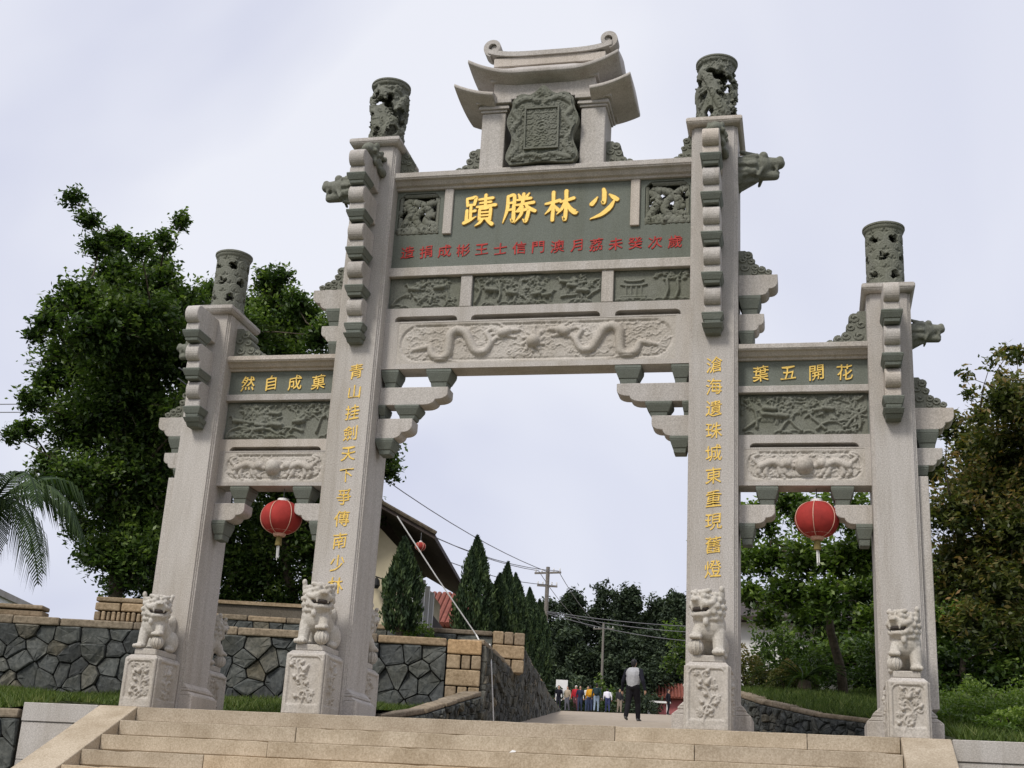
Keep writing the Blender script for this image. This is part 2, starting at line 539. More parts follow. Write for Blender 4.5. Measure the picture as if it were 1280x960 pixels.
def cloud_piece(x_wall, sgn, z0, L, h, y0, y1, name, parent, seed=0):
    """carved cloud bracket leaning on a wall: stepped lobed outline with relief curls"""
    mb = MB()
    outline = [(0, 0)]
    lob = [(L * .93, h * .10, L * .11), (L * .72, h * .20, L * .14), (L * .52, h * .30, L * .13), (L * .40, h * .55, L * .12), (L * .30, h * .80, L * .15)]
    outline.append((L, 0))
    for cx, cz, r in lob:
        for k in range(5):
            th = R(-20 + 130 * k / 4)
            outline.append((cx + r * math.cos(th), max(0.002, cz + r * math.sin(th))))
    outline += [(L * .2, h), (0, h)]
    poly = [(x_wall + sgn * px, z0 + pz) for px, pz in outline]
    mb.prism(poly, 'y', y0, y1)
    rng = random.Random(seed)
    for cx, cz, r in lob + [(L * .2, h * .3, L * .16), (L * .14, h * .62, L * .13), (L * .5, h * .1, L * .1)]:
        for yy in (y0, y1):
            pts = []
            for k in range(12):
                t = k / 11
                rr = r * (.25 + .65 * t); th = rng.choice((0, 1)) * 0 + t * 7
                pts.append((x_wall + sgn * (cx - r * .1 + rr * math.cos(th)), yy, z0 + max(.01, cz + rr * math.sin(th) * .8)))
            mb.tube(pts, 0.016, 5)
    return mb.build(name, 'greencarve', parent)

def dragon_head(x_wall, sgn, zc, L, name, parent):
    prims = []
    E = lambda c, r, rot=None: prims.append(('e', (x_wall + sgn * c[0] * L, YM + c[1] * L, zc + c[2] * L), tuple(q * L for q in r), rot, 0))
    C = lambda a, b, ra, rb: prims.append(('c', (x_wall + sgn * a[0] * L, YM + a[1] * L, zc + a[2] * L), (x_wall + sgn * b[0] * L, YM + b[1] * L, zc + b[2] * L), ra * L, rb * L, 0))
    C((-.15, 0, -.22), (.30, 0, -.04), .40, .34)
    rg = random.Random(9)
    for k in range(44):
        a = rg.uniform(0, 6.3); u = rg.uniform(-.05, .42)
        rr = .40 - .12 * u
        cx_, cy_, cz_ = u, rr * math.cos(a), -.14 + .35 * u + rr * math.sin(a)
        C((cx_ + .05, cy_ * .95, cz_ * 1.0), (cx_ - .12, cy_ * 1.06, cz_ * 1.05 - .02), .055, .035)
    E((.52, 0, .06), (.32, .29, .28))
    C((.55, 0, .12), (.98, 0, .12), .20, .14)          # upper snout
    E((1.0, 0, .20), (.10, .12, .11))
    C((.50, 0, -.14), (.88, 0, -.20), .16, .11)        # jaw
    C((.86, 0, -.20), (.95, 0, -.12), .07, .05)
    for s in (-1, 1):
        E((.62, s * .16, .26), (.11, .10, .11))
        C((.42, s * .16, .26), (.10, s * .22, .36), .08, .05)   # horns
        C((.45, s * .22, -.05), (.15, s * .3, -.28), .09, .06)  # beard locks
        C((.40, s * .24, .08), (.02, s * .32, .05), .10, .07)
        C((.62, s * .2, -.02), (.5, s * .28, -.3), .05, .04)
        C((.92, s * .08, .0), (.93, s * .08, -.10), .045, .03)  # fangs
    me = blob(name, prims, 0.013, 1)
    return link(name, me, 'greencarve', parent)

def drum(xc, r, z0, z1, kind, parent, seed):
    """openwork cylinder of carved stone on top of a pillar"""
    H = z1 - z0; C = 2 * math.pi * r
    nx, ny = 220, 130
    rng = random.Random(seed)
    st = []
    def add(pts, rad):
        p = np.asarray(pts, float)
        for k in (-1, 0, 1): st.append((p + np.array([k * C, 0]), rad))
    if kind == 'dragon':
        t = np.linspace(0, 1, 60)
        px = C * (0.15 + 1.15 * t); pz = H * (0.5 + 0.30 * np.sin(t * 15 + seed))
        add(np.stack([px, pz], 1), list(0.066 * (0.65 + 0.45 * np.sin(t * 3.0))))
        t = np.linspace(0, 1, 40)
        add(np.stack([C * (0.70 + .8 * t), H * (0.55 - 0.30 * np.sin(t * 11 + seed + 1.7))], 1), [0.040] * 40)
        for k in range(46):
            a = rng.random() * C; b = H * rng.uniform(.1, .9)
            th = rng.random() * 6.3; l = rng.uniform(.08, .16)
            add([(a, b), (a + l * math.cos(th), b + l * math.sin(th))], [0.035, .02])
        for k in range(9): add(*spiral(rng.random() * C, H * rng.choice((.12, .16, .86, .9)), .06, 1.4, rng.random() * 6, 1, 14, .016))
    else:
        rows = 6
        for i in range(rows + 1):
            z = H * (0.10 + .80 * i / rows)
            for j in range(8):
                a = (j + .5 * (i % 2)) * C / 8 + rng.uniform(-.01, .01)
                for rr in (.088, .058, .028):
                    t = np.linspace(-.2, math.pi + .2, 12)
                    add(np.stack([a + rr * np.cos(t), z + rr * .85 * np.sin(t)], 1), 0.020)
    add([(-.1, 0.02), (C + .1, 0.02)], .05); add([(-.1, H - .02), (C + .1, H - .02)], .05)
    X, Y, h = stroke_height(C, H, nx, ny, st, depth=0.75, cap=0.055)
    st2 = []
    rg = random.Random(seed + 50)
    for i in range(230 if kind == 'dragon' else 0):
        a, z = rg.random() * C, rg.uniform(.05, H - .05); q = rg.uniform(.018, .034); a0 = rg.random() * 6.3
        t = np.linspace(a0, a0 + 3.6, 8)
        for k in (-1, 0, 1): st2.append((np.stack([a + k * C + q * np.cos(t), z + q * np.sin(t)], 1), .009))
    if st2: h = h + stroke_height(C, H, nx, ny, st2, depth=1.3)[2]
    gx, gy = np.meshgrid(X, Y)
    if kind == 'dragon':
        keep_v = np.ones_like(h, bool)
        for k in range(30):
            a = rng.random() * C; z = H * rng.uniform(.14, .86); ra, rb = rng.uniform(.06, .11), rng.uniform(.04, .07); th = rng.uniform(-.8, .8)
            for q in (-1, 0, 1):
                ex, ez = gx - a - q * C, gy - z
                u_, v_ = ex * math.cos(th) + ez * math.sin(th), -ex * math.sin(th) + ez * math.cos(th)
                keep_v &= ~((np.hypot(u_ / ra, v_ / rb) < 1) & (h < .046))
    else:
        keep_v = np.ones_like(h, bool)
        for i in range(3):
            for j in range(5):
                a = (j + .5 * (i % 2) + .16) * C / 5; z = H * (.24 + .26 * i)
                an_ = np.arctan2(gy - z, gx - a); wob = .060 + .011 * np.sin(3 * an_ + j * 2.3 + i) + .009 * np.sin(4 * an_ + j + i * 3.1)
                for k in (-1, 0, 1):
                    keep_v &= np.hypot((gx - a - k * C), (gy - z) * 1.2) > wob
    edge = (gy < .06) | (gy > H - .06)
    keep_v |= edge
    rr = r - .038 + h
    th = gx / r
    P = np.stack([xc + rr * np.cos(th), YM + rr * np.sin(th), z0 + gy], -1)
    keep = keep_v[:-1, :-1] & keep_v[1:, :-1] & keep_v[:-1, 1:] & keep_v[1:, 1:]
    me = grid_mesh('drum', P, keep)
    o = link('drum', me, 'greencarve', parent)
    sd = o.modifiers.new('solid', 'SOLIDIFY'); sd.thickness = 0.055; sd.offset = -1 if True else 1
    MB().lathe([(r - .02, 0), (r + .004, .012), (r + .004, .032), (r - .03, .05), (r - .1, .055)], (xc, YM, z1 - .03), 36).build('drum_lid', 'greencarve', parent, smooth=False)
    MB().lathe([(r + .005, 0), (r + .008, .035), (r - .03, .05)], (xc, YM, z0 + .001), 36).build('drum_foot', 'greencarve', parent)

def front_stack(pil, x, tiers, last, hw, dw):
    """tiers: (z centre, front y) of the bullnosed arms stacked on the pillar face"""
    hh = 0.155
    for i, (zc, yf) in enumerate(tiers):
        rn = .098
        pts = [(0.0, zc - hh), (0.0, zc + hh)]
        for k in range(13):
            th = math.pi / 2 + R(165) * k / 12
            pts.append((yf + rn + rn * math.cos(th), zc + hh - rn * 1.12 + rn * 1.12 * math.sin(th)))
        pts += [(yf + rn * .95, zc - .055), (yf + rn * .80, zc - .085), (yf + rn * .75, zc - hh)]
        mb = MB().prism(pts, 'x', x - hw, x + hw)
        mb.build('bracket_arm', 'granite', pil, bevel=0.008)
        # rounded cheeks beside the arm root
        nf = tiers[i + 1][1] if i + 1 < len(tiers) else last
        d0 = zc - hh - .128
        dou(x - dw, x + dw, yf + .045, min(-.002, yf + .045 + .34), d0, zc - hh - .001, .10).build('bracket_block', 'green', pil, bevel=0.006)
    zc, yf = tiers[-1]
    zb = zc - hh - .128
    mb = MB()
    mb.frustum((x - dw * .70, x + dw * .70, last + .05, -.002), zb - .10, (x - dw * .78, x + dw * .78, last + .01, -.002), zb - .055)
    mb.frustum((x - dw * .82, x + dw * .82, last - .0, -.002), zb - .053, (x - dw * .98, x + dw * .98, last - .04, -.002), zb - .001)
    mb.build('bracket_foot', 'green', pil, bevel=0.005)

def make_pillar(sx, inner):
    x = sx * (XI if inner else XO); w = WI if inner else WO
    ztop = 6.97 if inner else 4.77; ch = 0.328 if inner else 0.282
    pil = MB().prism(pillar_profile(x, w), 'z', 0.0, ztop).build('pillar', 'granite', gate, bevel=0.004)
    # cap slab with rounded lip
    cy0, cy1 = -.09, PD + .09
    mb = MB()
    e = .03
    mb.frustum((x - ch + e, x + ch - e, cy0 + e, cy1 - e), ztop + .001, (x - ch, x + ch, cy0, cy1), ztop + .035)
    mb.box(x - ch - .001, x + ch + .001, cy0 - .001, cy1 + .001, ztop + .035, ztop + .085)
    mb.frustum((x - ch, x + ch, cy0, cy1), ztop + .085, (x - ch + .02, x + ch - .02, cy0 + .02, cy1 - .02), ztop + .10)
    mb.build('cap', 'granite', pil, bevel=0.012, seg=2)
    # plinth: moulded foot between the lion pedestals
    mb = MB(); q = .135
    mb.box(x - w - q, x + w + q, .02, PD - .02, 0, .20)
    mb.frustum((x - w - q + .004, x + w + q - .004, .024, PD - .024), .20, (x - w - .07, x + w + .07, .03, PD - .03), .245)
    mb.box(x - w - .075, x + w + .075, .028, PD - .028, .245, .275)
    mb.frustum((x - w - .07, x + w + .07, .03, PD - .03), .275, (x - w - .004, x + w + .004, .04, PD - .04), .335)
    mb.build('plinth', 'granite', pil, bevel=0.008)
    if inner:
        drum(x, .252, 7.072, 8.03, 'dragon', pil, 3 if sx < 0 else 8)
        front_stack(pil, x, [(6.47, -.635), (6.035, -.53), (5.59, -.43), (5.14, -.33), (4.70, -.22)], -.14, .095, .122)
        # small carved beast riding the top arm under the cap
        prims = []
        y0, z0 = -.17, 6.575
        E = lambda c, r: prims.append(('e', (x + .03 + c[0] * 1.2, y0 + c[1] * 1.2, z0 + c[2] * 1.3), tuple(q * 1.12 for q in r), None, 0))
        E((0, .06, .06), (.10, .16, .10)); E((0, -.10, .14), (.085, .10, .085)); E((0, -.19, .11), (.055, .06, .05))
        for s in (-1, 1):
            E((s * .06, -.05, .2), (.03, .05, .05)); E((s * .085, .1, .0), (.04, .1, .05)); E((s * .07, -.08, .02), (.03, .06, .04)); E((s * .07, .05, .15), (.03, .09, .03))
        E((0, .14, .16), (.06, .08, .09))
        rb_ = random.Random(4)
        for k in range(26): E((rb_.uniform(-.1, .1), rb_.uniform(-.16, .2), rb_.uniform(.0, .2)), (.028, .028, .028))
        link('carved_beast', blob('carved_beast', prims, .012, 1), 'greencarve', pil)
        zb = 4.24
        xw = x + sx * w
        # stacked brackets on the outer side, standing on the side bay cornice
        for (L, z0, z1, cut) in ((.44, 4.885, 5.14, .2), (.285, 4.455, 4.66, .12)):
            poly = [(xw + sx * a, z0 + b) for a, b in arm_poly(L, z1 - z0, cut)]
            MB().prism(poly, 'y', YM - .13, YM + .13).build('side_arm', 'granite', pil, bevel=0.006)
        xs = sorted((xw, xw + sx * .25)); dou(xs[0], xs[1], YM - .15, YM + .15, 4.661, 4.884, .12).build('side_block', 'green', pil, bevel=0.006)
        xs = sorted((xw, xw + sx * .175)); dou(xs[0], xs[1], YM - .15, YM + .15, 4.238, 4.454, .12).build('side_block', 'green', pil, bevel=0.006)
        cloud_piece(xw, sx, 5.141, .36, .31, YM - .12, YM + .12, 'cloud_carving', pil, 1)
        cloud_piece(x - sx * w, -sx, 6.611, .27, .40, YM - .12, YM + .12, 'cloud_carving', pil, 2)
        dragon_head(xw - sx * .02, sx, 6.56, .50, 'dragon_head', pil)
    else:
        drum(x, .232, 4.872, 5.70, 'cloud', pil, 5 if sx < 0 else 6)
        front_stack(pil, x, [(4.535, -.56), (4.10, -.42), (3.67, -.28)], -.17, .083, .112)
        xw = x + sx * w
        for (L, z0, z1, cut) in ((.41, 3.27, 3.515, .18), (.275, 2.87, 3.065, .12)):
            poly = [(xw + sx * a, z0 + b) for a, b in arm_poly(L, z1 - z0, cut)]
            MB().prism(poly, 'y', YM - .13, YM + .13).build('side_arm', 'granite', pil, bevel=0.006)
        xs = sorted((xw, xw + sx * .245)); dou(xs[0], xs[1], YM - .15, YM + .15, 3.066, 3.269, .12).build('side_block', 'green', pil, bevel=0.006)
        xs = sorted((xw, xw + sx * .125)); dou(xs[0], xs[1], YM - .15, YM + .15, 2.722, 2.869, .10).build('side_block', 'green', pil, bevel=0.006)
        cloud_piece(xw, sx, 3.516, .33, .35, YM - .12, YM + .12, 'cloud_carving', pil, 3)
        cloud_piece(x - sx * w, -sx, 4.238, .42, .42, YM - .12, YM + .12, 'cloud_carving', pil, 4)
        dragon_head(xw - sx * .02, sx, 4.42, .36, 'dragon_head', pil)
        xs = sorted((xw + sx * .002, xw + sx * .105))
        MB().box(xs[0], xs[1], .09, PD - .09, .336, 2.72).build('side_strip', 'granite', pil, bevel=0.006)
    return pil

pillars = {}
for sx in (-1, 1):
    for inner in (False, True):
        pillars[(sx, inner)] = make_pillar(sx, inner)

# ------------------------------------------------------------------ carvings
def dragon_strokes(x0, x1, zc, amp, seed=0):
    """a dragon from tail x0 to head x1 along z = zc"""
    rng = random.Random(seed)
    st = []
    L = x1 - x0
    s_ = 1 if L > 0 else -1
    cp = [(.02, .17), (.14, .19), (.25, .20), (.30, .11), (.40, .055), (.50, .10), (.52, .24), (.53, .34), (.62, .40), (.74, .36), (.82, .24), (.90, .14), (1.02, .14), (1.09, .25), (1.03, .36), (1.12, .40), (1.24, .35)]
    c3 = curve_pts([(a_, b_, 0) for a_, b_ in cp], 6)
    n = len(c3); t = np.linspace(0, 1, n)
    px = x0 + s_ * c3[:, 0] * abs(L) / 1.24; pz = zc - .2625 + c3[:, 1] * 1.05
    rad = 0.018 + 0.041 * np.sin(np.pi * np.clip(t * 1.05 + .02, 0, 1)) ** .8
    st.append((np.stack([px, pz], 1), list(rad)))
    # dorsal fins
    for i in range(6, n - 4, 3):
        d = np.array([px[i + 1] - px[i - 1], pz[i + 1] - pz[i - 1]]); d /= np.linalg.norm(d) + 1e-9
        nn = np.array([-d[1], d[0]]) * (1 if L > 0 else -1)
        p = np.array([px[i], pz[i]])
        st.append(([p + nn * rad[i] * .8, p + nn * (rad[i] + .022) - d * .012], [.016, .007]))
    hx, hz = px[-1], pz[-1]; s = 1 if L > 0 else -1
    # head
    st.append(([(hx, hz), (hx + s * .07, hz + .02)], [.062, .058]))
    st.append(([(hx + s * .08, hz + .03), (hx + s * .19, hz + .035)], [.042, .028]))
    st.append(([(hx + s * .07, hz - .03), (hx + s * .16, hz - .055)], [.028, .018]))
    st.append(([(hx + s * .05, hz + .065), (hx + s * .06, hz + .07)], [.028, .02]))
    st.append(([(hx + s * .03, hz + .07), (hx - s * .05, hz + .13), (hx - s * .13, hz + .13)], [.02, .016, .008]))
    for k in range(8):
        a = rng.uniform(-1.3, 1.3)
        st.append(([(hx - s * .02, hz + .03 * math.sin(a)), (hx - s * (.10 + .04 * math.cos(a)), hz + .12 * math.sin(a)), (hx - s * .16, hz + .16 * math.sin(a) + .015)], [.022, .014, .006]))
    st.append((curve_pts([(hx + s * .16, hz + .06), (hx + s * .24, hz + .10), (hx + s * .22, hz + .15)], 5), .007))
    # legs with claws
    for f, up in ((.30, -1), (.42, 1), (.66, -1), (.80, 1)):
        i = int(f * n); p = np.array([px[i], pz[i]])
        k = p + np.array([s * .07, up * .07]); e = k + np.array([s * .06, -up * .005])
        st.append(([p, k, e], [.035, .026, .018]))
        for a in (-.7, -.2, .3, .8):
            st.append(([e, e + np.array([s * .045 * math.cos(a), .045 * math.sin(a)])], [.010, .004]))
    # tail tuft
    for a in (-.9, -.3, .3, .9):
        st.append(([(px[0], pz[0]), (px[0] - s * .09 * math.cos(a), pz[0] + .09 * math.sin(a))], [.018, .006]))
    return st

def cloud_strokes(n, x0, x1, z0, z1, rng, r=(.025, .05), w=.010):
    st = []
    for _ in range(n):
        cx, cz = rng.uniform(x0, x1), rng.uniform(z0, z1); q = rng.uniform(*r); f = rng.choice((-1, 1))
        st.append(spiral(cx, cz, q, 1.2, rng.random() * 6, f, 12, w))
        st.append((curve_pts([(cx + q, cz), (cx + q + .05, cz + .02 * f), (cx + q + .10, cz - .015 * f)], 4), w))
    return st

def flower(cx, cz, r, petals=6, a0=0):
    st = [([(cx, cz), (cx + .001, cz)], r * .32)]
    for k in range(petals):
        a = a0 + 2 * math.pi * k / petals
        st.append(([(cx + r * .45 * math.cos(a), cz + r * .45 * math.sin(a)), (cx + r * .75 * math.cos(a), cz + r * .75 * math.sin(a))], [r * .28, r * .24]))
    return st

def branch_strokes(W, H, seed, n=7, lead='l'):
    """a plum tree with birds, filling a long panel"""
    rng = random.Random(seed); st = []
    def grow(p, a, l, r, depth):
        pts = [p]
        for k in range(5):
            a += rng.uniform(-.45, .45)
            p = (p[0] + l / 5 * math.cos(a), min(H - .03, max(.03, p[1] + l / 5 * math.sin(a))))
            pts.append(p)
            if depth > 0 and k in (1, 2, 3) and rng.random() < .8:
                grow(p, a + rng.choice((-1, 1)) * rng.uniform(.5, 1.1), l * .6, r * .65, depth - 1)
            if depth <= 1 and rng.random() < .8:
                q = rng.uniform(.020, .036)
                bx, bz = p[0] + rng.uniform(-.03, .03), min(H - .03, max(.03, p[1] + rng.uniform(-.03, .03)))
                if rng.random() < .4: st.extend(flower(bx, bz, q * 1.3, 5))
                else:
                    aa = rng.random() * 6.3
                    st.append(([(bx, bz), (bx + q * 1.6 * math.cos(aa), bz + q * 1.6 * math.sin(aa))], [q * .6, q * .25]))
        st.append((pts, list(np.linspace(r, r * .55, len(pts)))))
    for k in range(n):
        x = W * (k + .5) / n + rng.uniform(-.08, .08)
        grow((x, rng.uniform(.03, .10)), rng.uniform(.5, 2.6), H * rng.uniform(.75, 1.1), .019, 2)
    # ground mounds
    for k in range(int(W / .12)):
        x = rng.uniform(0.04, W - .04)
        t = np.linspace(0, math.pi, 8); q = rng.uniform(.03, .08)
        st.append((np.stack([x + q * np.cos(t), .015 + q * .5 * np.sin(t)], 1), .011))
    # deer / bird bodies
    for k in range(max(3, int(W / .22))):
        x = W * rng.uniform(.1, .9); z = H * rng.uniform(.25, .7); s = rng.choice((-1, 1)); q = rng.uniform(.8, 1.1)
        st.append(([(x - s * .05 * q, z), (x + s * .05 * q, z + .01)], [.030 * q, .034 * q]))
        st.append(([(x + s * .06 * q, z + .02), (x + s * .09 * q, z + .07 * q)], [.020, .014]))
        st.append(([(x + s * .09 * q, z + .075 * q), (x + s * .125 * q, z + .07 * q)], [.017, .009]))
        for dx in (-.05, -.03, .035, .055):
            st.append(([(x + s * dx * q, z - .01), (x + s * (dx + .015) * q, z - .085 * q)], [.014, .007]))
    return st

def lions_ball_strokes(W, H, seed):
    rng = random.Random(seed); st = []
    cx, cz = W / 2, H / 2
    st.append(([(cx, cz), (cx + .001, cz)], .100))
    for k in range(5):
        st.append(spiral(cx + rng.uniform(-.05, .05), cz + rng.uniform(-.05, .05), .05, 1, rng.random() * 6, 1, 12, .010))
    for s in (-1, 1):
        bx = cx + s * .33
        st.append((curve_pts([(bx + s * .13, cz - .01), (bx, cz + .035), (bx - s * .10, cz + .0)], 6), [.046] * 13))
        st.append(([(bx - s * .14, cz + .02), (bx - s * .16, cz + .02)], [.058, .052]))
        st.append(([(bx - s * .19, cz - .0), (bx - s * .215, cz - .01)], [.035, .03]))
        for k in range(9):
            a = k * .7
            st.append(spiral(bx - s * .13 + .06 * math.cos(a), cz + .02 + .06 * math.sin(a), .022, 1, 0, 1, 8, .009))
        for dx, dz in ((.15, -.13), (.08, -.15), (-.08, -.14), (-.13, -.12)):
            st.append((curve_pts([(bx + s * dx * .8, cz - .02), (bx + s * dx, cz + dz * .6), (bx + s * (dx - .04), cz + dz)], 4), [.03] * 5 + [.022] * 4))
        st.append((curve_pts([(bx + s * .16, cz + .02), (bx + s * .22, cz + .09), (bx + s * .16, cz + .13), (bx + s * .25, cz + .14)], 5), .022))
        # ribbons
        for k in range(6):
            y = cz + rng.uniform(-.14, .14); x = bx + s * rng.uniform(-.25, .2)
            st.append((curve_pts([(x, y), (x + .06, y + .05), (x + .12, y - .03), (x + .18, y + .04)], 5), .010))
    st += cloud_strokes(34, .06, W - .06, .05, H - .05, rng, (.018, .038), .010)
    return st

def curls(W, H, n, seed, q0=.012, q1=.026, w=.006):
    rg = random.Random(seed); out = []
    for i in range(n):
        a, z = rg.uniform(.03, W - .03), rg.uniform(.03, H - .03); q = rg.uniform(q0, q1); a0 = rg.random() * 6.3
        t = np.linspace(a0, a0 + rg.uniform(2.5, 4.5), 8)
        out.append((np.stack([a + q * np.cos(t), z + q * np.sin(t)], 1), w))
    return out

CURL = lambda W, H, n: curls(W, H, n, 17)
def relief_panel(name, x0, x1, z0, z1, y, strokes, parent, mat, depth=.8, cap=None, res=.008, rim=0.0):
    W, H = x1 - x0, z1 - z0
    nx, ny = int(W / res) + 1, int(H / res) + 1
    X, Y, h = stroke_height(W, H, nx, ny, strokes, depth=depth, cap=cap)
    gx, gy = np.meshgrid(X, Y)
    ed = np.minimum(np.minimum(gx, W - gx), np.minimum(gy, H - gy))
    h = h * np.clip(ed / .012, 0, 1)
    P = np.stack([x0 + gx, y - h, z0 + gy], -1)
    return link(name, grid_mesh(name, P), mat, parent)

# ------------------------------------------------------------------ brush lettering
GLYPH = {
 '少': [[(.50, 1.0, .045), (.53, .86, .06), (.52, .55, .055), (.44, .60, .012)], [(.30, .74, .02), (.22, .62, .05), (.13, .52, .065)],
       [(.70, .82, .02), (.83, .72, .06), (.95, .64, .06)], [(.86, .60, .03), (.72, .38, .065), (.46, .17, .055), (.10, .03, .014)]],
 '林': [[(.0, .60, .03), (.22, .64, .045), (.46, .70, .05)], [(.25, .98, .05), (.26, .6, .048), (.25, .05, .05)], [(.25, .60, .045), (.16, .42, .045), (.0, .26, .012)],
       [(.28, .55, .02), (.42, .38, .055)], [(.50, .64, .03), (.7, .69, .045), (.93, .75, .05)], [(.68, 1.0, .055), (.69, .6, .05), (.67, .06, .05), (.58, .14, .012)],
       [(.66, .64, .045), (.56, .42, .045), (.40, .24, .012)], [(.70, .62, .03), (.83, .40, .06), (1.0, .27, .07), (1.08, .28, .012)]],
 '勝': [[(.13, .92, .04), (.13, .5, .05), (.0, .04, .012)], [(.13, .91, .04), (.34, .93, .05), (.345, .5, .05), (.34, .08, .05), (.25, .15, .012)],
       [(.14, .68, .035), (.33, .70, .035)], [(.13, .45, .035), (.33, .47, .035)], [(.48, .97, .02), (.55, .85, .05)], [(.84, .99, .02), (.75, .86, .05)],
       [(.45, .77, .03), (.66, .79, .038), (.90, .82, .045)], [(.40, .60, .03), (.68, .63, .04), (1.0, .67, .05)], [(.66, .97, .045), (.63, .66, .05), (.54, .48, .04), (.40, .36, .012)],
       [(.72, .63, .03), (.86, .48, .055), (1.06, .38, .05)], [(.46, .38, .03), (.65, .41, .04), (.84, .44, .05), (.82, .2, .05), (.76, .04, .045), (.67, .12, .012)],
       [(.64, .52, .04), (.60, .28, .045), (.40, .02, .012)]],
 '蹟': [[(.06, .90, .035), (.09, .66, .04)], [(.06, .90, .035), (.22, .92, .042), (.36, .93, .05), (.32, .69, .04)], [(.09, .68, .034), (.31, .69, .034)],
       [(.21, .66, .042), (.21, .22, .042)], [(.21, .45, .034), (.36, .48, .042)], [(.08, .50, .042), (.08, .14, .05)], [(.0, .08, .05), (.2, .17, .045), (.40, .28, .012)],
       [(.48, .85, .03), (.70, .87, .04), (.94, .89, .045)], [(.52, .73, .03), (.88, .76, .038)], [(.70, 1.0, .045), (.70, .62, .042)], [(.42, .60, .034), (.72, .62, .042), (1.04, .65, .05)],
       [(.52, .52, .04), (.52, .18, .042)], [(.52, .53, .035), (.72, .54, .04), (.88, .55, .045), (.88, .16, .045)], [(.53, .41, .028), (.86, .42, .028)], [(.53, .30, .028), (.86, .31, .028)],
       [(.52, .19, .03), (.88, .20, .03)], [(.62, .17, .045), (.54, .06, .04), (.40, -.03, .012)], [(.76, .17, .03), (.86, .08, .05), (.96, .0, .055)]],
}
def brush_char(ch, x0, z0, size, y, parent, mat='gold', grow=0.0, lift=0.012, wx=.92):
    mb = MB()
    for i, s in enumerate(GLYPH[ch]):
        c = curve_pts([(a, b, w + grow) for a, b, w in s], 7)
        p = c[:, :2] * size; p[:, 0] *= wx; w = np.maximum(c[:, 2], .008 + grow) * size * 1.08
        d = np.gradient(p, axis=0); d /= np.linalg.norm(d, axis=1)[:, None] + 1e-9
        nrm = np.stack([-d[:, 1], d[:, 0]], 1)
        left = p + nrm * w[:, None]; right = p - nrm * w[:, None]
        def arc(c0, n0, d0, r):
            return [c0 + r * (n0 * math.cos(a) + d0 * math.sin(a)) for a in np.linspace(0, math.pi, 6)[1:-1]]
        out = list(left) + arc(p[-1], nrm[-1], d[-1], w[-1]) + list(right[::-1]) + arc(p[0], -nrm[0], -d[0], w[0])
        poly = [(x0 + q[0], z0 + q[1]) for q in out]
        n = len(poly); k = len(left)
        yy = y - lift - .0006 * i
        vs = [(a, yy, b) for a, b in poly] + [(a, y, b) for a, b in poly]
        fs = [(j, (j + 1) % n, n + (j + 1) % n, n + j) for j in range(n)]
        # ribbon faces for the front
        m = len(left); na = 4
        for j in range(m - 1):
            fs.append((j, j + 1, m + na + (m - 1 - (j + 1)), m + na + (m - 1 - j)))
        fs.append(tuple([m - 1] + [m + a for a in range(na)] + [m + na]))
        fs.append(tuple([m + na + m - 1] + [m + na + m + a for a in range(na)] + [0]))
        mb.add(vs, fs)
    me = bpy.data.meshes.new('character'); me.from_pydata(mb.v, [], mb.f); me.update()
    return link('character', me, mat, parent)

_gl = {}
def font_char(ch, xc, zc, size, y, parent, mat, bold=.012, shear=.10, wx=.95, lift=.008):
    if ch not in _gl:
        c = bpy.data.curves.new('glyph', 'FONT')
        c.body = ch; c.size = 1.0; c.extrude = 0.5; c.offset = bold; c.resolution_u = 3
        o = bpy.data.objects.new('glyph', c); COL.objects.link(o)
        dg = bpy.context.evaluated_depsgraph_get(); dg.update()
        me = bpy.data.meshes.new_from_object(o.evaluated_get(dg))
        bpy.data.objects.remove(o)
        v = np.empty(len(me.vertices) * 3, dtype=np.float32); me.vertices.foreach_get('co', v); v = v.reshape(-1, 3)
        F = [tuple(p.vertices) for p in me.polygons]
        mn, mxx = v[:, :2].min(0), v[:, :2].max(0)
        v[:, :2] -= (mn + mxx) / 2
        _gl[ch] = (v.copy(), F)
        bpy.data.meshes.remove(me)
    v, F = _gl[ch]
    s = size / .92
    q = v.copy()
    # a hand-cut slant and a slight swell so that the strokes do not look typeset
    x = q[:, 0] * wx; z = q[:, 1] + shear * q[:, 0] + .03 * np.sin(q[:, 0] * 7 + ord(ch) % 7)
    x = x + .02 * np.sin(q[:, 1] * 8 + ord(ch) % 5)
    V = [(xc + a * s, y - lift * .5 + b * lift, zc + c * s) for a, b, c in zip(x, -q[:, 2], z)]
    me = bpy.data.meshes.new('character'); me.from_pydata(V, [], F); me.update()
    return link('character', me, mat, parent)

# ------------------------------------------------------------------ centre bay
def cornice(x0, x1, z0, z1, yf, yb, name):
    h = z1 - z0
    prof = [(yf, z1), (yf, z1 - h * .36), (yf + .012, z1 - h * .40), (yf + .012, z1 - h * .46), (yf + .05, z1 - h * .52), (yf + .075, z1 - h * .70),
            (yf + .085, z1 - h * .78), (yf + .12, z1 - h * .84), (yf + .13, z0)]
    back = [(2 * YM - a, b) for a, b in prof[::-1]]
    return MB().prism(prof + back, 'x', x0, x1).build(name, 'granite', gate, bevel=0.004)

XB = XI - WI + .012      # beams run a little into the pillars
yF, yB = .20, .50
cornice(-XB, XB, 6.43, 6.61, .05, .65, 'cornice')

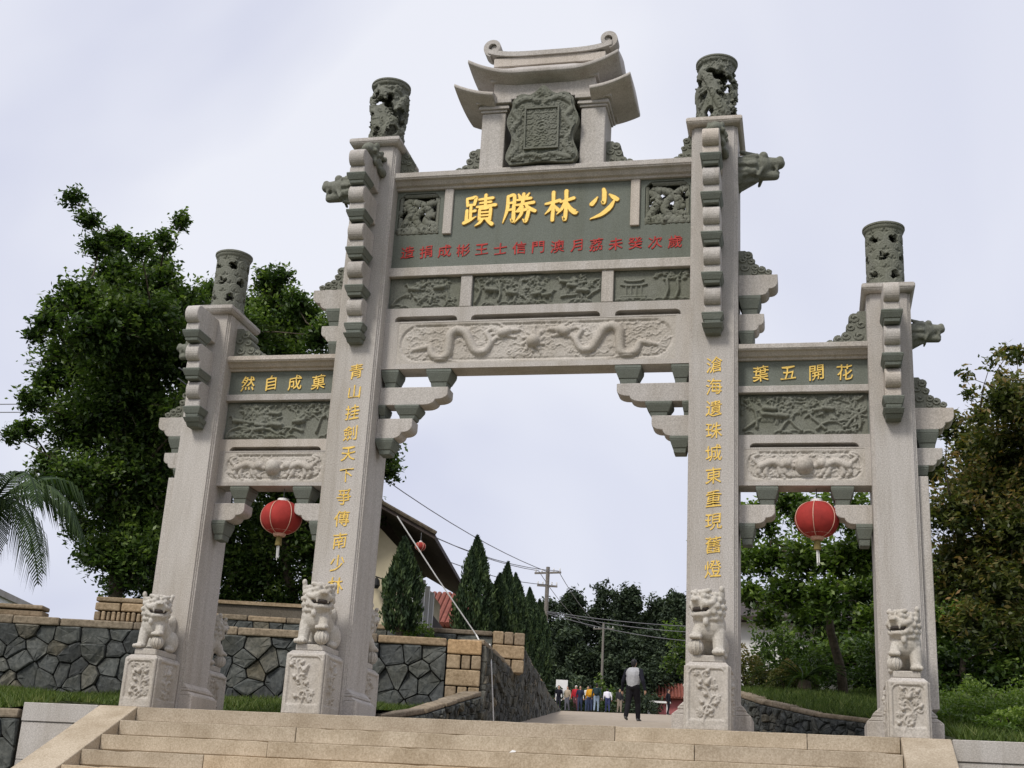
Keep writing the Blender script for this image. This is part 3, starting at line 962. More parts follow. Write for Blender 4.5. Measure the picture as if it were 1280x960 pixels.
def wall_with_holes(mb, x0, x1, z0, z1, y0, y1, holes):
    """rectangular slab minus chamfered rectangular openings side by side (holes sorted in x, all between z0 and z1)"""
    cur = x0
    for (a, b, c, d, ch) in holes:
        mb.box(cur, a, y0, y1, z0, z1)
        mb.box(a, b, y0, y1, z0, c); mb.box(a, b, y0, y1, d, z1)
        for (px, sx_) in ((a, 1), (b, -1)):
            for (pz, sz_) in ((c, 1), (d, -1)):
                mb.prism([(px, pz), (px + sx_ * ch, pz), (px, pz + sz_ * ch)], 'y', y0, y1)
        cur = b
    mb.box(cur, x1, y0, y1, z0, z1)

mb = MB()
wall_with_holes(mb, -XB, XB, 5.378, 6.432, yF + .02, yB - .02, [(-1.80, -1.27, 5.84, 6.40, .07), (1.27, 1.80, 5.84, 6.40, .07)])
board = mb.build('inscription_board', 'green', gate)
tag(board, 'dark green board with four large gold characters over a line of red ones')
for s in (-1, 1):
    xs = sorted((s * 1.10, s * 1.21))
    MB().box(xs[0], xs[1], yF - .015, yB, 5.82, 6.429).build('stile', 'granite', board, bevel=.006)
    # openwork carving filling the square window
    rng = random.Random(20 + s)
    W, H = .53, .56
    st = []
    st.append((curve_pts([(.05, .10), (.16, .30), (.10, .44), (.28, .42), (.40, .30), (.36, .18), (.48, .12)], 8), .021))
    st.append((curve_pts([(.48, .46), (.36, .40), (.22, .24), (.30, .10)], 8), .018))
    for k in range(24):
        a, b = rng.uniform(.03, W - .03), H * rng.random() ** 1.25; th = rng.random() * 6.3; l = rng.uniform(.04, .10)
        st.append(([(a, b), (a + l * math.cos(th), b + l * math.sin(th))], [.013, .008]))
    for k in range(5): st.append(spiral(rng.uniform(.06, W - .06), rng.uniform(.04, .12), .045, 1.2, rng.random() * 6, 1, 12, .012))
    for k in range(8): st.append(([(k * .075, .03), (k * .075 + .05, .06)], [.035, .03]))
    st.append(([(0, 0), (W, 0)], .03)); st.append(([(0, H), (W, H)], .02)); st.append(([(0, 0), (0, H)], .02)); st.append(([(W, 0), (W, H)], .02))
    X, Y, h = stroke_height(W, H, 100, 106, st, depth=1.0)
    kv = h > .007
    h = h + stroke_height(W, H, 100, 106, curls(W, H, 90, 3 + s), depth=1.6)[2]
    gx, gy = np.meshgrid(X, Y)
    x0 = s * 1.535 - W / 2
    P = np.stack([x0 + gx, YM - .05 - h * 1.2, 5.84 + gy], -1)
    o = link('openwork_carving', grid_mesh('openwork_carving', P, kv[:-1, :-1] & kv[1:, 1:] & kv[1:, :-1] & kv[:-1, 1:]), 'greencarve', board)
    sd = o.modifiers.new('solid', 'SOLIDIFY'); sd.thickness = 0.05; sd.offset = 1
    o2 = o.copy(); COL.objects.link(o2); o2.scale = (-1, 1, 1); o2.location = (2 * s * 1.535, .17, 0)
yt = yF + .02
for ch, x0 in zip('蹟勝林少', (-.945, -.455, .065, .585)):
    brush_char(ch, x0, 5.925, .40, yt, board, 'goldrim', grow=.018, lift=.006)
    brush_char(ch, x0, 5.925, .40, yt - .006, board, 'gold', lift=.012)
red = '造捐成彬王士信門澳月荔未癸次歲'
for i, ch in enumerate(red):
    xc = -1.635 + 3.27 * i / (len(red) - 1)
    font_char(ch, xc, 5.60, .155, yt, board, 'redpaint', bold=.006, wx=1.05)

MB().box(-XB, XB, .17, PD - .17, 5.262, 5.377).build('sill', 'granite', gate, bevel=.006)
mb = MB().box(-XB, XB, yF + .05, yB - .05, 4.852, 5.261)
row = mb.build('frieze', 'green', gate)
for s in (-1, 1):
    xs = sorted((s * .785, s * .925))
    MB().box(xs[0], xs[1], yF - .005, yB, 4.853, 5.260).build('stile', 'granite', row, bevel=.006)
def pavilion_strokes(W, H):
    st = []
    for dz, w in ((.0, .13), (.055, .09)):
        st.append((curve_pts([(.22 - w - .02, .20 + dz + .015), (.22 - w * .6, .20 + dz), (.22 + w * .6, .20 + dz), (.22 + w + .02, .20 + dz + .015)], 5), .013))
    for x in (.13, .19, .25, .31): st.append(([(x, .06), (x, .20)], .011))
    for z in (.04, .065): st.append(([(.08, z), (.36, z)], .011))
    rg = random.Random(2)
    for x0 in (.62, .74):
        st.append((curve_pts([(x0 - .03, .03), (x0, .14), (x0 - .01, .26), (x0 + .03, .36)], 6), [.020] * 12 + [.013] * 7))
    for k in range(34):
        a, z = rg.uniform(.45, W - .04), rg.uniform(.25, H - .03)
        st.append(([(a, z), (a + .03, z + rg.uniform(-.01, .01))], [.016, .012]))
    for k in range(16):
        a = rg.uniform(.03, W - .05); q = rg.uniform(.03, .06); t = np.linspace(0, math.pi, 8)
        st.append((np.stack([a + q * np.cos(t), .012 + q * .5 * np.sin(t)], 1), .010))
    return st
for i, (a, b) in enumerate(((-1.825, -.93), (-.78, .78), (.93, 1.825))):
    relief_panel('carved_panel', a + .01, b - .01, 4.865, 5.25, yF + .046, (branch_strokes(b - a - .02, .385, 31 + i, 4 if i != 1 else 8) if i < 2 else pavilion_strokes(b - a - .02, .385)), row, 'greencarve', depth=1.9)

# slotted rail above the dragon beam
def slotted_rail(x0, x1, z0, z1, zs, slots, y0, y1):
    mb = MB()
    mb.box(x0, x1, y0, y1, zs, z1)
    cur = x0
    for a, b in slots:
        mb.box(cur, a, y0, y1, z0, zs)
        for (p, s) in ((a, 1), (b, -1)):
            arc = [(p, zs)] + [(p + s * .06 * (1 - math.cos(t)), zs - .05 + .05 * math.sin(t)) for t in np.linspace(0, math.pi / 2, 5)]
            mb.prism(arc, 'y', y0, y1)
        cur = b
    mb.box(cur, x1, y0, y1, z0, zs)
    mb.box(x0 + .02, x1 - .02, YM - .02, YM + .02, z0, zs - .001)
    return mb.build('rail', 'granite', gate)

slotted_rail(-XB, XB, 4.678, 4.851, 4.745, [(-1.715, -.94), (-.77, .78), (.955, 1.715)], yF, yB)

def cartouche(parent, x0, x1, z0, z1, y, strokes, mat, depth, res=.0085, rnd=.9):
    """sunk field with rounded ends and carving that rises back to the face"""
    W, H = x1 - x0, z1 - z0
    nx, ny = int(W / res) + 1, int(H / res) + 1
    X, Y, h = stroke_height(W, H, nx, ny, strokes, depth=depth)
    h = h + stroke_height(W, H, nx, ny, curls(W, H, int(W * H * 300), 7), depth=1.3)[2] * np.where(h > .024, .15, .8)
    gx, gy = np.meshgrid(X, Y)
    r = H * .5 * rnd; m = .022
    qx = np.abs(gx - W / 2) - (W / 2 - m - r); qy = np.abs(gy - H / 2) - (H / 2 - m - r)
    sd = np.hypot(np.maximum(qx, 0), np.maximum(qy, 0)) + np.minimum(np.maximum(qx, qy), 0) - r
    inside = np.clip(-sd / .02, 0, 1)
    inside = inside * inside * (3 - 2 * inside)
    groove = .016 * np.exp(-((sd + .03) / .010) ** 2)
    P = np.stack([x0 + gx, y + .004 + inside * .014 - inside * h + groove * .6, z0 + gy], -1)
    ed = np.minimum(np.minimum(gx, W - gx), np.minimum(gy, H - gy))
    P[..., 1] = np.where(ed < 1e-6, y + .004, P[..., 1])
    return link('relief_carving', grid_mesh('relief_carving', P), mat, parent)

def framed_beam(x0, x1, z0, z1, px0, px1, pz0, pz1, name):
    mb = MB()
    r = .045
    # front face is left open where the carving sits
    mb.box(x0, px0, yF, yB, z0, z1); mb.box(px1, x1, yF, yB, z0, z1)
    mb.box(px0, px1, yF, yB, z0, pz0); mb.box(px0, px1, yF, yB, pz1, z1)
    mb.box(px0, px1, yF + .06, yB - .06, pz0, pz1)
    return mb.build(name, 'granite', gate)

beam = framed_beam(-XB, XB, 4.076, 4.677, -1.66, 1.66, 4.135, 4.66, 'dragon_beam')
W, H = 3.32, .525
rng = random.Random(77)
st = dragon_strokes(.18, W / 2 - .38, H / 2, .175, 1) + dragon_strokes(W - .18, W / 2 + .38, H / 2, .175, 2)
st += [([(W / 2, H / 2 - .01), (W / 2 + .001, H / 2 - .01)], .085)]
for k in range(10):
    a = 2 * math.pi * k / 10
    st.append((curve_pts([(W / 2 + .08 * math.cos(a), H / 2 + .08 * math.sin(a)), (W / 2 + .13 * math.cos(a + .3), H / 2 + .13 * math.sin(a + .3)), (W / 2 + .19 * math.cos(a + .2), H / 2 + .19 * math.sin(a + .2))], 4), [.022] * 5 + [.010] * 4))
st += cloud_strokes(95, .12, W - .12, .05, H - .05, rng, (.02, .042), .009)
cartouche(beam, -1.66, 1.66, 4.135, 4.66, yF, st, 'granite_carved', 1.15)

# brackets under the beams
def bracket_set(xw, s, big):
    y0, y1 = YM - .12, YM + .12
    def D(a, b, z0, z1):
        xs = sorted((xw + s * a, xw + s * b)); dou(xs[0], xs[1], y0 - .025, y1 + .025, z0, z1, .14).build('bracket_block', 'green', gate, bevel=.006)
    def A(L, z0, z1, cut):
        MB().prism([(xw + s * a, z0 + b) for a, b in arm_poly(L, z1 - z0, cut)], 'y', y0, y1).build('bracket_arm', 'granite', gate, bevel=.006)
    if big:
        D(.0, .22, 3.857, 4.075); D(.555, .865, 3.857, 4.075); A(.835, 3.635, 3.856, .30)
        D(.20, .505, 3.47, 3.634); D(0, .09, 3.47, 3.634); A(.43, 3.225, 3.469, .25); D(0, .225, 3.04, 3.224)
    else:
        D(.18, .425, 2.445, 2.649); A(.385, 2.235, 2.444, .20); D(0, .175, 2.01, 2.234)
for s in (-1, 1):
    bracket_set(-s * (XI - WI), s, True)
    bracket_set(s * (XI + WI), s, False)
    bracket_set(s * (XO - WO), -s, False)

# ------------------------------------------------------------------ side bays
for s, text in ((-1, '然自成菓'), (1, '葉五開花')):
    a, b = sorted((s * (XI + WI - .012), s * (XO - WO + .012)))
    cornice(a, b, 4.085, 4.237, .06, .64, 'cornice')
    bd = MB().box(a, b, yF + .02, yB - .02, 3.781, 4.084).build('inscription_board', 'green', gate)
    cxm = (a + b) / 2
    for i, ch in enumerate(text):
        font_char(ch, cxm + (-.455 + .303 * i), 3.935, .178, yF + .02, bd, 'gold', bold=.004, lift=.014)
    MB().box(a, b, .17, PD - .17, 3.70, 3.78).build('sill', 'granite', gate, bevel=.006)
    fz = MB().box(a, b, yF + .05, yB - .05, 3.222, 3.699).build('frieze', 'green', gate)
    relief_panel('carved_panel', a + .03, b - .03, 3.235, 3.685, yF + .046, branch_strokes(b - a - .06, .45, 50 + s, 8), fz, 'greencarve', depth=1.9)
    slotted_rail(a, b, 3.078, 3.221, 3.128, [(a + .13, b - .13)], yF, yB)
    bm = framed_beam(a, b, 2.65, 3.077, a + .07, b - .07, 2.69, 3.062, 'lion_beam')
    cartouche(bm, a + .07, b - .07, 2.69, 3.062, yF, lions_ball_strokes(b - a - .14, .372, 60 + s), 'granite_carved', 1.15, .0075, .75)

# couplet on the inner pillars
for sx, text, z0, dz in ((-1, '青山挂劍天下爭傳南少林', 3.985, .2535), (1, '滄海遺珠城東重現舊燈', 3.975, .2535)):
    for i, ch in enumerate(text):
        font_char(ch, sx * XI + (.035 if sx < 0 else .012), z0 - dz * i, .178, .0, pillars[(sx, True)], 'goldthin', bold=0.0, lift=.008)

# ------------------------------------------------------------------ roof pavilion on the centre bay
def pier(s):
    xs = sorted((s * .475, s * .775))
    p = MB().box(xs[0], xs[1], .10, .60, 6.611, 7.40).build('roof_pier', 'granite', gate, bevel=.008)
    mb = MB()
    for k, (e, z0, z1) in enumerate(((.02, 7.401, 7.435), (.045, 7.435, 7.475), (.03, 7.475, 7.50), (.075, 7.50, 7.56))):
        mb.box(xs[0] - e, xs[1] + e, .10 - e, .60 + e, z0, z1 - .0005)
    mb.build('capital', 'granite', p, bevel=.005)
    cloud_piece(s * .775, s, 6.611, .40, .38, YM - .11, YM + .11, 'cloud_carving', p, 9)
pier(-1); pier(1)

def eave(name, x0, x1, ytip, z_mid, lift, rise, thick, xl0, flare=.04):
    """curved roof slab spanning x0..x1; corners sweep up, the soffit is a smooth hollow"""
    nx, ny = 33, 17
    xs = np.linspace(x0, x1, nx); t = np.linspace(-1, 1, ny)
    yd = ytip
    gx, gt = np.meshgrid(xs, t)
    q = np.clip((np.abs(gx) - xl0) / (max(abs(x0), abs(x1)) - xl0), 0, 1)
    lf = lift * q ** 2
    top = z_mid + lf + rise * (1 - np.abs(gt) ** 1.3) * (1 - .55 * q)
    out = np.minimum(1, .86 + .14 * q)
    Y = YM + gt * yd * (.93 + .07 * q)
    under = z_mid + lf - thick - .11 * (1 - np.abs(gt) ** 2.2) * (1 - q * .55)
    Pt = np.stack([gx, Y, top], -1); Pu = np.stack([gx, Y, under], -1)
    V = np.concatenate([Pt.reshape(-1, 3), Pu.reshape(-1, 3)])
    idx = np.arange(nx * ny).reshape(ny, nx); n0 = nx * ny
    F = []
    for j in range(ny - 1):
        for i in range(nx - 1):
            F.append((idx[j, i], idx[j, i + 1], idx[j + 1, i + 1], idx[j + 1, i]))
            F.append((n0 + idx[j, i], n0 + idx[j + 1, i], n0 + idx[j + 1, i + 1], n0 + idx[j, i + 1]))
    for i in range(nx - 1):
        F.append((idx[0, i], n0 + idx[0, i], n0 + idx[0, i + 1], idx[0, i + 1]))
        F.append((idx[-1, i], idx[-1, i + 1], n0 + idx[-1, i + 1], n0 + idx[-1, i]))
    for j in range(ny - 1):
        F.append((idx[j, 0], idx[j + 1, 0], n0 + idx[j + 1, 0], n0 + idx[j, 0]))
        F.append((idx[j, -1], n0 + idx[j, -1], n0 + idx[j + 1, -1], idx[j + 1, -1]))
    me = fast_mesh(name, V, np.array(F))
    o = link(name, me, 'granite', gate)
    b = o.modifiers.new('bevel', 'BEVEL'); b.width = .006; b.limit_method = 'ANGLE'; b.angle_limit = R(40)
    return o
for s in (-1, 1):
    xs = sorted((s * .60, s * 1.10))
    eave('lower_eave', xs[0], xs[1], .50, 7.575, .135, .10, .042, .55)
MB().box(-.64, .64, .06, .64, 7.561, 7.86).build('roof_block', 'granite', gate, bevel=.008)
MB().box(-.68, .68, .02, .68, 7.80, 7.859).build('roof_block_lip', 'granite', gate, bevel=.006)
ue = eave('upper_eave', -.945, .945, .50, 7.875, .165, .30, .045, .35)
mb = MB()
mb.prism([(-.72, 8.17), (.72, 8.17), (.72, 8.30), (-.72, 8.30)], 'y', YM - .085, YM + .085)
mb.build('ridge', 'granite', ue, bevel=.008)
mb = MB()
band = []
t = np.linspace(-1, 1, 41)
zc = 8.325 + .075 * np.abs(t) ** 4
top = [(a * .80, z + .035) for a, z in zip(t, zc)]; bot = [(a * .80, z - .03) for a, z in zip(t, zc)]
mb.prism(bot + top[::-1], 'y', YM - .115, YM + .115)
for s in (-1, 1):
    # volute at the ridge end, curling up and back in
    cx, cz = s * .735, 8.475
    P = []
    for k in range(40):
        u = k / 39
        th = (-.42 + 2.15 * u) * math.pi
        rr = .108 * (1 - .80 * u) + .008
        P.append((cx + s * rr * math.cos(th), cz + rr * math.sin(th)))
    for k in range(39):
        a, b = P[k], P[k + 1]
        u = k / 39
        w = .034 * (1 - .45 * u)
        d = np.array(b) - np.array(a); d /= np.linalg.norm(d); nn = np.array([-d[1], d[0]]) * w
        e = d * .006
        mb.prism([tuple(np.array(a) - e - nn), tuple(np.array(b) + e - nn), tuple(np.array(b) + e + nn), tuple(np.array(a) - e + nn)], 'y', YM - .10 + .0009 * k, YM + .10 - .0009 * k)
    mb.prism([(cx + .04 * math.cos(a), cz + .04 * math.sin(a)) for a in np.linspace(0, 2 * math.pi, 14)[:-1]], 'y', YM - .05, YM + .05)
mb.build('ridge_scroll', 'granite', ue)

# hanging tablet
W, H = .90, 1.04
n = 60
outl = []
def tab_half(z):       # half width of the waved outline at height 0..1
    return .43 + .035 * math.cos((z - .12) * 4.6 * math.pi / 1.9 * 1.6) * (1 if z < .9 else .7) - .09 * max(0, (z - .90) / .10) ** 2 - .03 * max(0, (.08 - z) / .08)
zz = np.linspace(0, 1, 26)
right = [(tab_half(z) * .96, z * .90) for z in zz]
topc = [(x, .90 + .055 * math.sin(min(1, (.36 - abs(x)) / .20) * math.pi / 2) * (1 if abs(x) < .36 else 0) - .035 * math.exp(-((abs(x) - .17) / .06) ** 2) + .085 * math.exp(-(x / .07) ** 2)) for x in np.linspace(.34, -.34, 31)]
botc = [(x, .03 * math.cos(x / .43 * 1.5 * math.pi) * 0 + .03 * math.exp(-(x / .2) ** 2)) for x in np.linspace(-.38, .38, 13)]
poly = right + topc + [(-a, b) for a, b in right[::-1]] + botc
tilt = Matrix.Rotation(R(9), 4, 'X')
def place_tab(o):
    o.matrix_parent_inverse = Matrix.Identity(4)
    o.location = (0.02, .015, 6.618); o.rotation_euler = (R(5), 0, 0)
tab = MB().prism(poly, 'y', 0, .11).build('hanging_tablet', 'greencarve', gate, bevel=.012, seg=2)
place_tab(tab)
bt = MB().prism([(a * 1.04, b) for a, b in poly], 'y', .30, .52).build('rear_tablet', 'greencarve', gate, bevel=.012)
bt.location = (0.02, .06, 6.618)
rng = random.Random(5)
st = []
for k in range(120):
    x, z = rng.uniform(-.40, .40), rng.uniform(.04, .95)
    if abs(x) < .22 and .17 < z < .74: continue
    th = rng.random() * 6.3
    st.append(spiral(x + .45, z, rng.uniform(.03, .055), 1.1, th, rng.choice((-1, 1)), 12, rng.uniform(.010, .018)))
for s in (-1, 1):
    st.append((curve_pts([(.45 + s * .38, .10), (.45 + s * .30, .25), (.45 + s * .38, .42), (.45 + s * .29, .58), (.45 + s * .38, .74), (.45 + s * .22, .86), (.45 + s * .06, .82)], 8), .036))
st.append((curve_pts([(.10, .06), (.3, .12), (.45, .09), (.6, .12), (.8, .06)], 8), .03))
X, Y, h = stroke_height(.9, 1.0, 120, 130, st, depth=.9, cap=.05)
h = h + stroke_height(.9, 1.0, 120, 130, curls(.9, 1.0, 260, 23), depth=1.6)[2]
gx, gy = np.meshgrid(X, Y)
x_ = gx - .45
hw = np.interp(np.clip(gy / .90, 0, 1), zz, [tab_half(z) for z in zz]) - .035
topz = np.interp(-x_, [-p[0] for p in topc], [p[1] for p in topc]) - .03
kv = (np.abs(x_) < hw) & (gy < topz) & (gy > .035)
P = np.stack([x_, -.002 - h, gy], -1)
link('tablet_carving', grid_mesh('tablet_carving', P, kv[:-1, :-1] & kv[1:, 1:] & kv[1:, :-1] & kv[:-1, 1:]), 'greencarve', tab)
mb = MB()
for a in ((-.215, .215, .18, .20), (-.215, .215, .71, .73)): mb.box(a[0], a[1], -.045, -.003, a[2], a[3])
for a in (-.215, .195): mb.box(a, a + .02, -.0445, -.003, .2005, .7095)
mb.build('tablet_frame', 'greencarve', tab)
# seal-like carving in the middle
st = []
for k in range(7):
    for j in range(4):
        cx, cz = .045 + j * .1, .05 + k * .072
        st.append(spiral(cx, cz, .036, 1.1, rng.random() * 6, rng.choice((-1, 1)), 10, .009))
        st.append(([(cx - .04, cz - .03), (cx + .04, cz - .03 + rng.uniform(-.02, .05))], .008))
st.append(spiral(.195, .26, .09, 2, 0, 1, 30, .012))
X, Y, h = stroke_height(.39, .51, 70, 90, st, depth=1.1)
gx, gy = np.meshgrid(X, Y)
P = np.stack([gx - .195, -.022 - h, gy + .2], -1)
link('tablet_field', grid_mesh('tablet_field', P), 'greencarve', tab)
# ================================================================== LION PEDESTALS AND LIONS
def floral_strokes(W, H, seed):
    rng = random.Random(seed); st = []
    # corner-cut frame line
    c = .05; m = .03
    fr = [(m, m + .0), (m, H - m - c), (m + c * .35, H - m - c * .35), (m + c, H - m), (W - m - c, H - m), (W - m - c * .35, H - m - c * .35), (W - m, H - m - c), (W - m, m)]
    st.append((fr, .009))
    x, z = W * rng.uniform(.35, .6), .07
    pts = [(x, z)]
    for k in range(6):
        x += rng.uniform(-.05, .05); z += (H - .16) / 6
        x = min(W - .09, max(.09, x)); pts.append((x, z))
    st.append((curve_pts(pts, 5), .012))
    for p in pts[1:]:
        for s in (-1, 1):
            l = rng.uniform(.04, .09)
            q = (min(W - .06, max(.06, p[0] + s * l)), p[1] + rng.uniform(-.01, .05))
            st.append((curve_pts([p, ((p[0] + q[0]) / 2, p[1] + .03), q], 4), .008))
            if rng.random() < .45: st += flower(q[0], q[1], .035, 6, rng.random())
            else: st.append(([q, (q[0] + s * .02, q[1] + .02)], [.022, .01]))
            if rng.random() < .4: st.append(spiral(q[0], q[1] - .03, .03, 1.3, rng.random() * 6, s, 14, .008))
    st.append(([(W * .5, H * .72), (W * .58, H * .80)], [.028, .016]))
    st.append(spiral(W * .5, H * .3, .06, 1.2, seed, 1, 18, .013))
    return st

def pedestal(x, hw, h, y0, y1, label, seed, back=False):
    t = thing('lion_pedestal', label, 'pedestal', (x, y0, 0), 0, 'lion pedestals')
    D = y1 - y0
    c = .035
    mb = MB()
    mb.box(-hw, hw, .02, D, 0, h - c)
    mb.frustum((-hw, hw, .02, D), h - c, (-hw + c, hw - c, .02 + c, D), h)
    b = mb.build('block', 'granite', t)
    mb = MB().box(-hw + .055, hw - .055, .075, D, h + .001, h + .07)
    mb.build('lion_slab', 'granite_carved', t, bevel=.01)
    # carved faces: front (or back) and both flanks
    W, H = 2 * hw, h - c
    def face(st, W, fn, nm):
        nx, ny = int(W / .0075) + 1, int(H / .0075) + 1
        X, Y, hh = stroke_height(W, H, nx, ny, st, depth=1.7)
        gx, gy = np.meshgrid(X, Y)
        sunk = ((gx > .035) & (gx < W - .035) & (gy > .10) & (gy < H - .035)).astype(float)
        k = np.array([1, 2, 1]) / 4.
        for ax in (0, 1):
            sunk = np.apply_along_axis(lambda v: np.convolve(np.pad(v, 1, mode='edge'), k, 'valid'), ax, sunk)
        dpt = -.018 + .014 * sunk - hh * (.25 + .75 * sunk)
        ed = np.minimum(np.minimum(gx, W - gx), np.minimum(gy, H - gy)) < 1e-6
        dpt = np.where(ed, -.002, np.where(ed, 0, dpt + .0))
        link(nm, grid_mesh(nm, fn(gx, gy, dpt)), 'granite_carved', t)
    face(floral_strokes(W, H, seed), W, lambda a, z, d: np.stack([a - hw, .02 + d, z], -1), 'carved_face')
    Ws = D - .06
    for s in (-1, 1):
        face(floral_strokes(Ws, H, seed + 3 + s), Ws, lambda a, z, d: np.stack([s * (hw - d - .0), .03 + a, z], -1), 'carved_face')
    return t

def lion_mesh():
    """seated guardian lion facing -y, head turned to +x, right-hand (+x) paw on a ball"""
    pr = []
    E = lambda c, r, rot=None: pr.append(('e', c, r, rot, 0))
    C = lambda a, b, ra, rb: pr.append(('c', a, b, ra, rb, 0))
    rz = Matrix.Rotation(R(36), 3, 'Z')
    E((-.01, -.085, .285), (.155, .135, .150))            # great round chest
    C((0, .0, .27), (0, .16, .16), .125, .125)
    E((-.10, .17, .12), (.075, .12, .125)); E((.10, .17, .12), (.075, .12, .125))
    E((-.125, .07, .03), (.045, .10, .035)); E((.125, .09, .03), (.045, .09, .035))
    C((0, .26, .12), (.02, .27, .34), .05, .06); E((.02, .25, .37), (.065, .06, .08))
    C((-.095, -.12, .22), (-.10, -.15, .05), .068, .058); E((-.10, -.185, .032), (.068, .08, .036))
    C((.09, -.14, .24), (.115, -.18, .175), .064, .05); E((.115, -.205, .172), (.066, .07, .036))
    for k in (-1.5, -.5, .5, 1.5):
        E((-.10 + k * .030, -.25, .026), (.016, .026, .024)); E((.115 + k * .029, -.262, .164), (.016, .024, .022))
    hc = Vector((.02, -.13, .475))
    C((0, -.06, .36), (.01, -.09, .45), .125, .125)
    def H(c, r):
        v = rz @ Vector(c); E(tuple(hc + v), r, rz)
    def HC(a, b, ra, rb):
        C(tuple(hc + rz @ Vector(a)), tuple(hc + rz @ Vector(b)), ra, rb)
    H((0, .02, .015), (.150, .115, .120))
    H((0, -.07, .070), (.118, .060, .045))               # brow
    HC((-.065, -.11, .0), (.065, -.11, .0), .046, .046)  # upper lip
    H((0, -.115, .025), (.075, .065, .040))
    H((0, -.172, .040), (.046, .028, .030))              # nose
    HC((-.05, -.10, -.098), (.05, -.10, -.098), .034, .034)   # lower jaw
    H((0, -.07, -.10), (.085, .08, .035))
    for s in (-1, 1):
        H((s * .020, -.192, .032), (.016, .014, .016))
        H((s * .060, -.118, .070), (.032, .026, .027))   # eyes
        HC((s * .03, -.125, .105), (s * .10, -.09, .125), .020, .024)
        HC((s * .10, -.105, -.005), (s * .128, -.045, .02), .030, .026)   # lifted corner of the mouth
        HC((s * .09, -.085, -.09), (s * .125, -.04, -.02), .026, .024)
        H((s * .150, .045, .105), (.024, .040, .060)); H((s * .160, .03, .150), (.026, .030, .034))   # curled ear
        HC((s * .058, -.145, -.03), (s * .058, -.140, -.062), .013, .009)
    rng = random.Random(3)
    for row, (zz, rr) in enumerate(((-.13, .125), (-.075, .142), (-.015, .150), (.045, .142), (.095, .115))):
        for k in range(9):
            a = R(-32 + 244 * (k + .5 * (row % 2)) / 8.5)
            H((rr * math.cos(a), .03 + rr * .95 * math.sin(a), zz), (.031, .031, .031))
    for k in range(4): H((-.06 + .04 * k, -.03, .135), (.026, .03, .024))
    for k in range(11):
        a = R(-80 + 16 * k)
        E((.0 + .125 * math.sin(a), -.105 - .115 * math.cos(a), .375 - .035 * math.cos(a)), (.027, .026, .026))   # collar beads
    E((.02, -.245, .305), (.028, .024, .036)); E((.02, -.235, .345), (.03, .02, .02))
    return blob('lion', pr, .0092, 1)

def ball_mesh():
    mb = MB().ball((0, 0, 0), .070, 18, 12)
    for k in range(6):
        a = k * math.pi / 6
        pts = [(.069 * math.cos(t) * math.cos(a), .069 * math.cos(t) * math.sin(a), .069 * math.sin(t)) for t in np.linspace(0, 2 * math.pi, 24)]
        mb.tube(pts, .008, 5, False)
    return mb.mesh('ball', True)

LION = lion_mesh(); BALL = ball_mesh()
LION.materials.append(M['lionstone']); BALL.materials.append(M['lionstone'])
def mouth_mesh():
    rz = Matrix.Rotation(R(36), 3, 'Z'); hc = Vector((.02, -.13, .475))
    return MB().ball(hc + rz @ Vector((0, -.088, -.046)), (.098, .066, .030), 12, 8, rz).mesh('mouth', True)
MOUTH = mouth_mesh(); MOUTH.materials.append(plain_mat('dark mouth', (.06, .05, .045), .9))

def lion(x, y, z, scale, mirror, rz, label):
    t = thing('stone_lion', label, 'lion statue', (x, y, z), rz, 'stone guardian lions')
    t.scale = (scale * (-1 if mirror else 1), scale, scale)
    link('body', LION, None, t)
    link('ball', BALL, None, t, (.115, -.20, .072))
    link('mouth', MOUTH, None, t)
    return t

PF = -.575
specs = [(-XO, .184, .565, 'outer left', 11), (-XI, .211, .66, 'inner left', 12), (XI, .211, .66, 'inner right', 13), (XO, .184, .565, 'outer right', 14)]
where = {'outer left': 'far left pillar', 'inner left': 'left pillar of the main opening', 'inner right': 'right pillar of the main opening', 'outer right': 'far right pillar'}
for x, hw, h, w, sd in specs:
    pedestal(x, hw, h, PF, -.003, 'carved granite pedestal in front of the %s, lion on top' % where[w], sd)
    k = 1.0 if 'inner' in w else .90
    lion(x, PF + .30, h + .071, k * 1.06, x > 0, 0, 'white stone lion in front of the %s' % where[w])
for x, hw, h, w, sd in specs[:2]:
    p = pedestal(x, hw, h, 0, .56, 'carved pedestal behind the %s, seen past its back edge' % where[w], sd + 20)
    p.location = (x, PD + .003 + .56, 0); p.rotation_euler = (0, 0, math.pi)
    k = 1.0 if 'inner' in w else .90
    lion(x, PD + .28, h + .071, k * 1.06, x < 0, math.pi, 'stone lion behind the %s, facing away' % where[w])

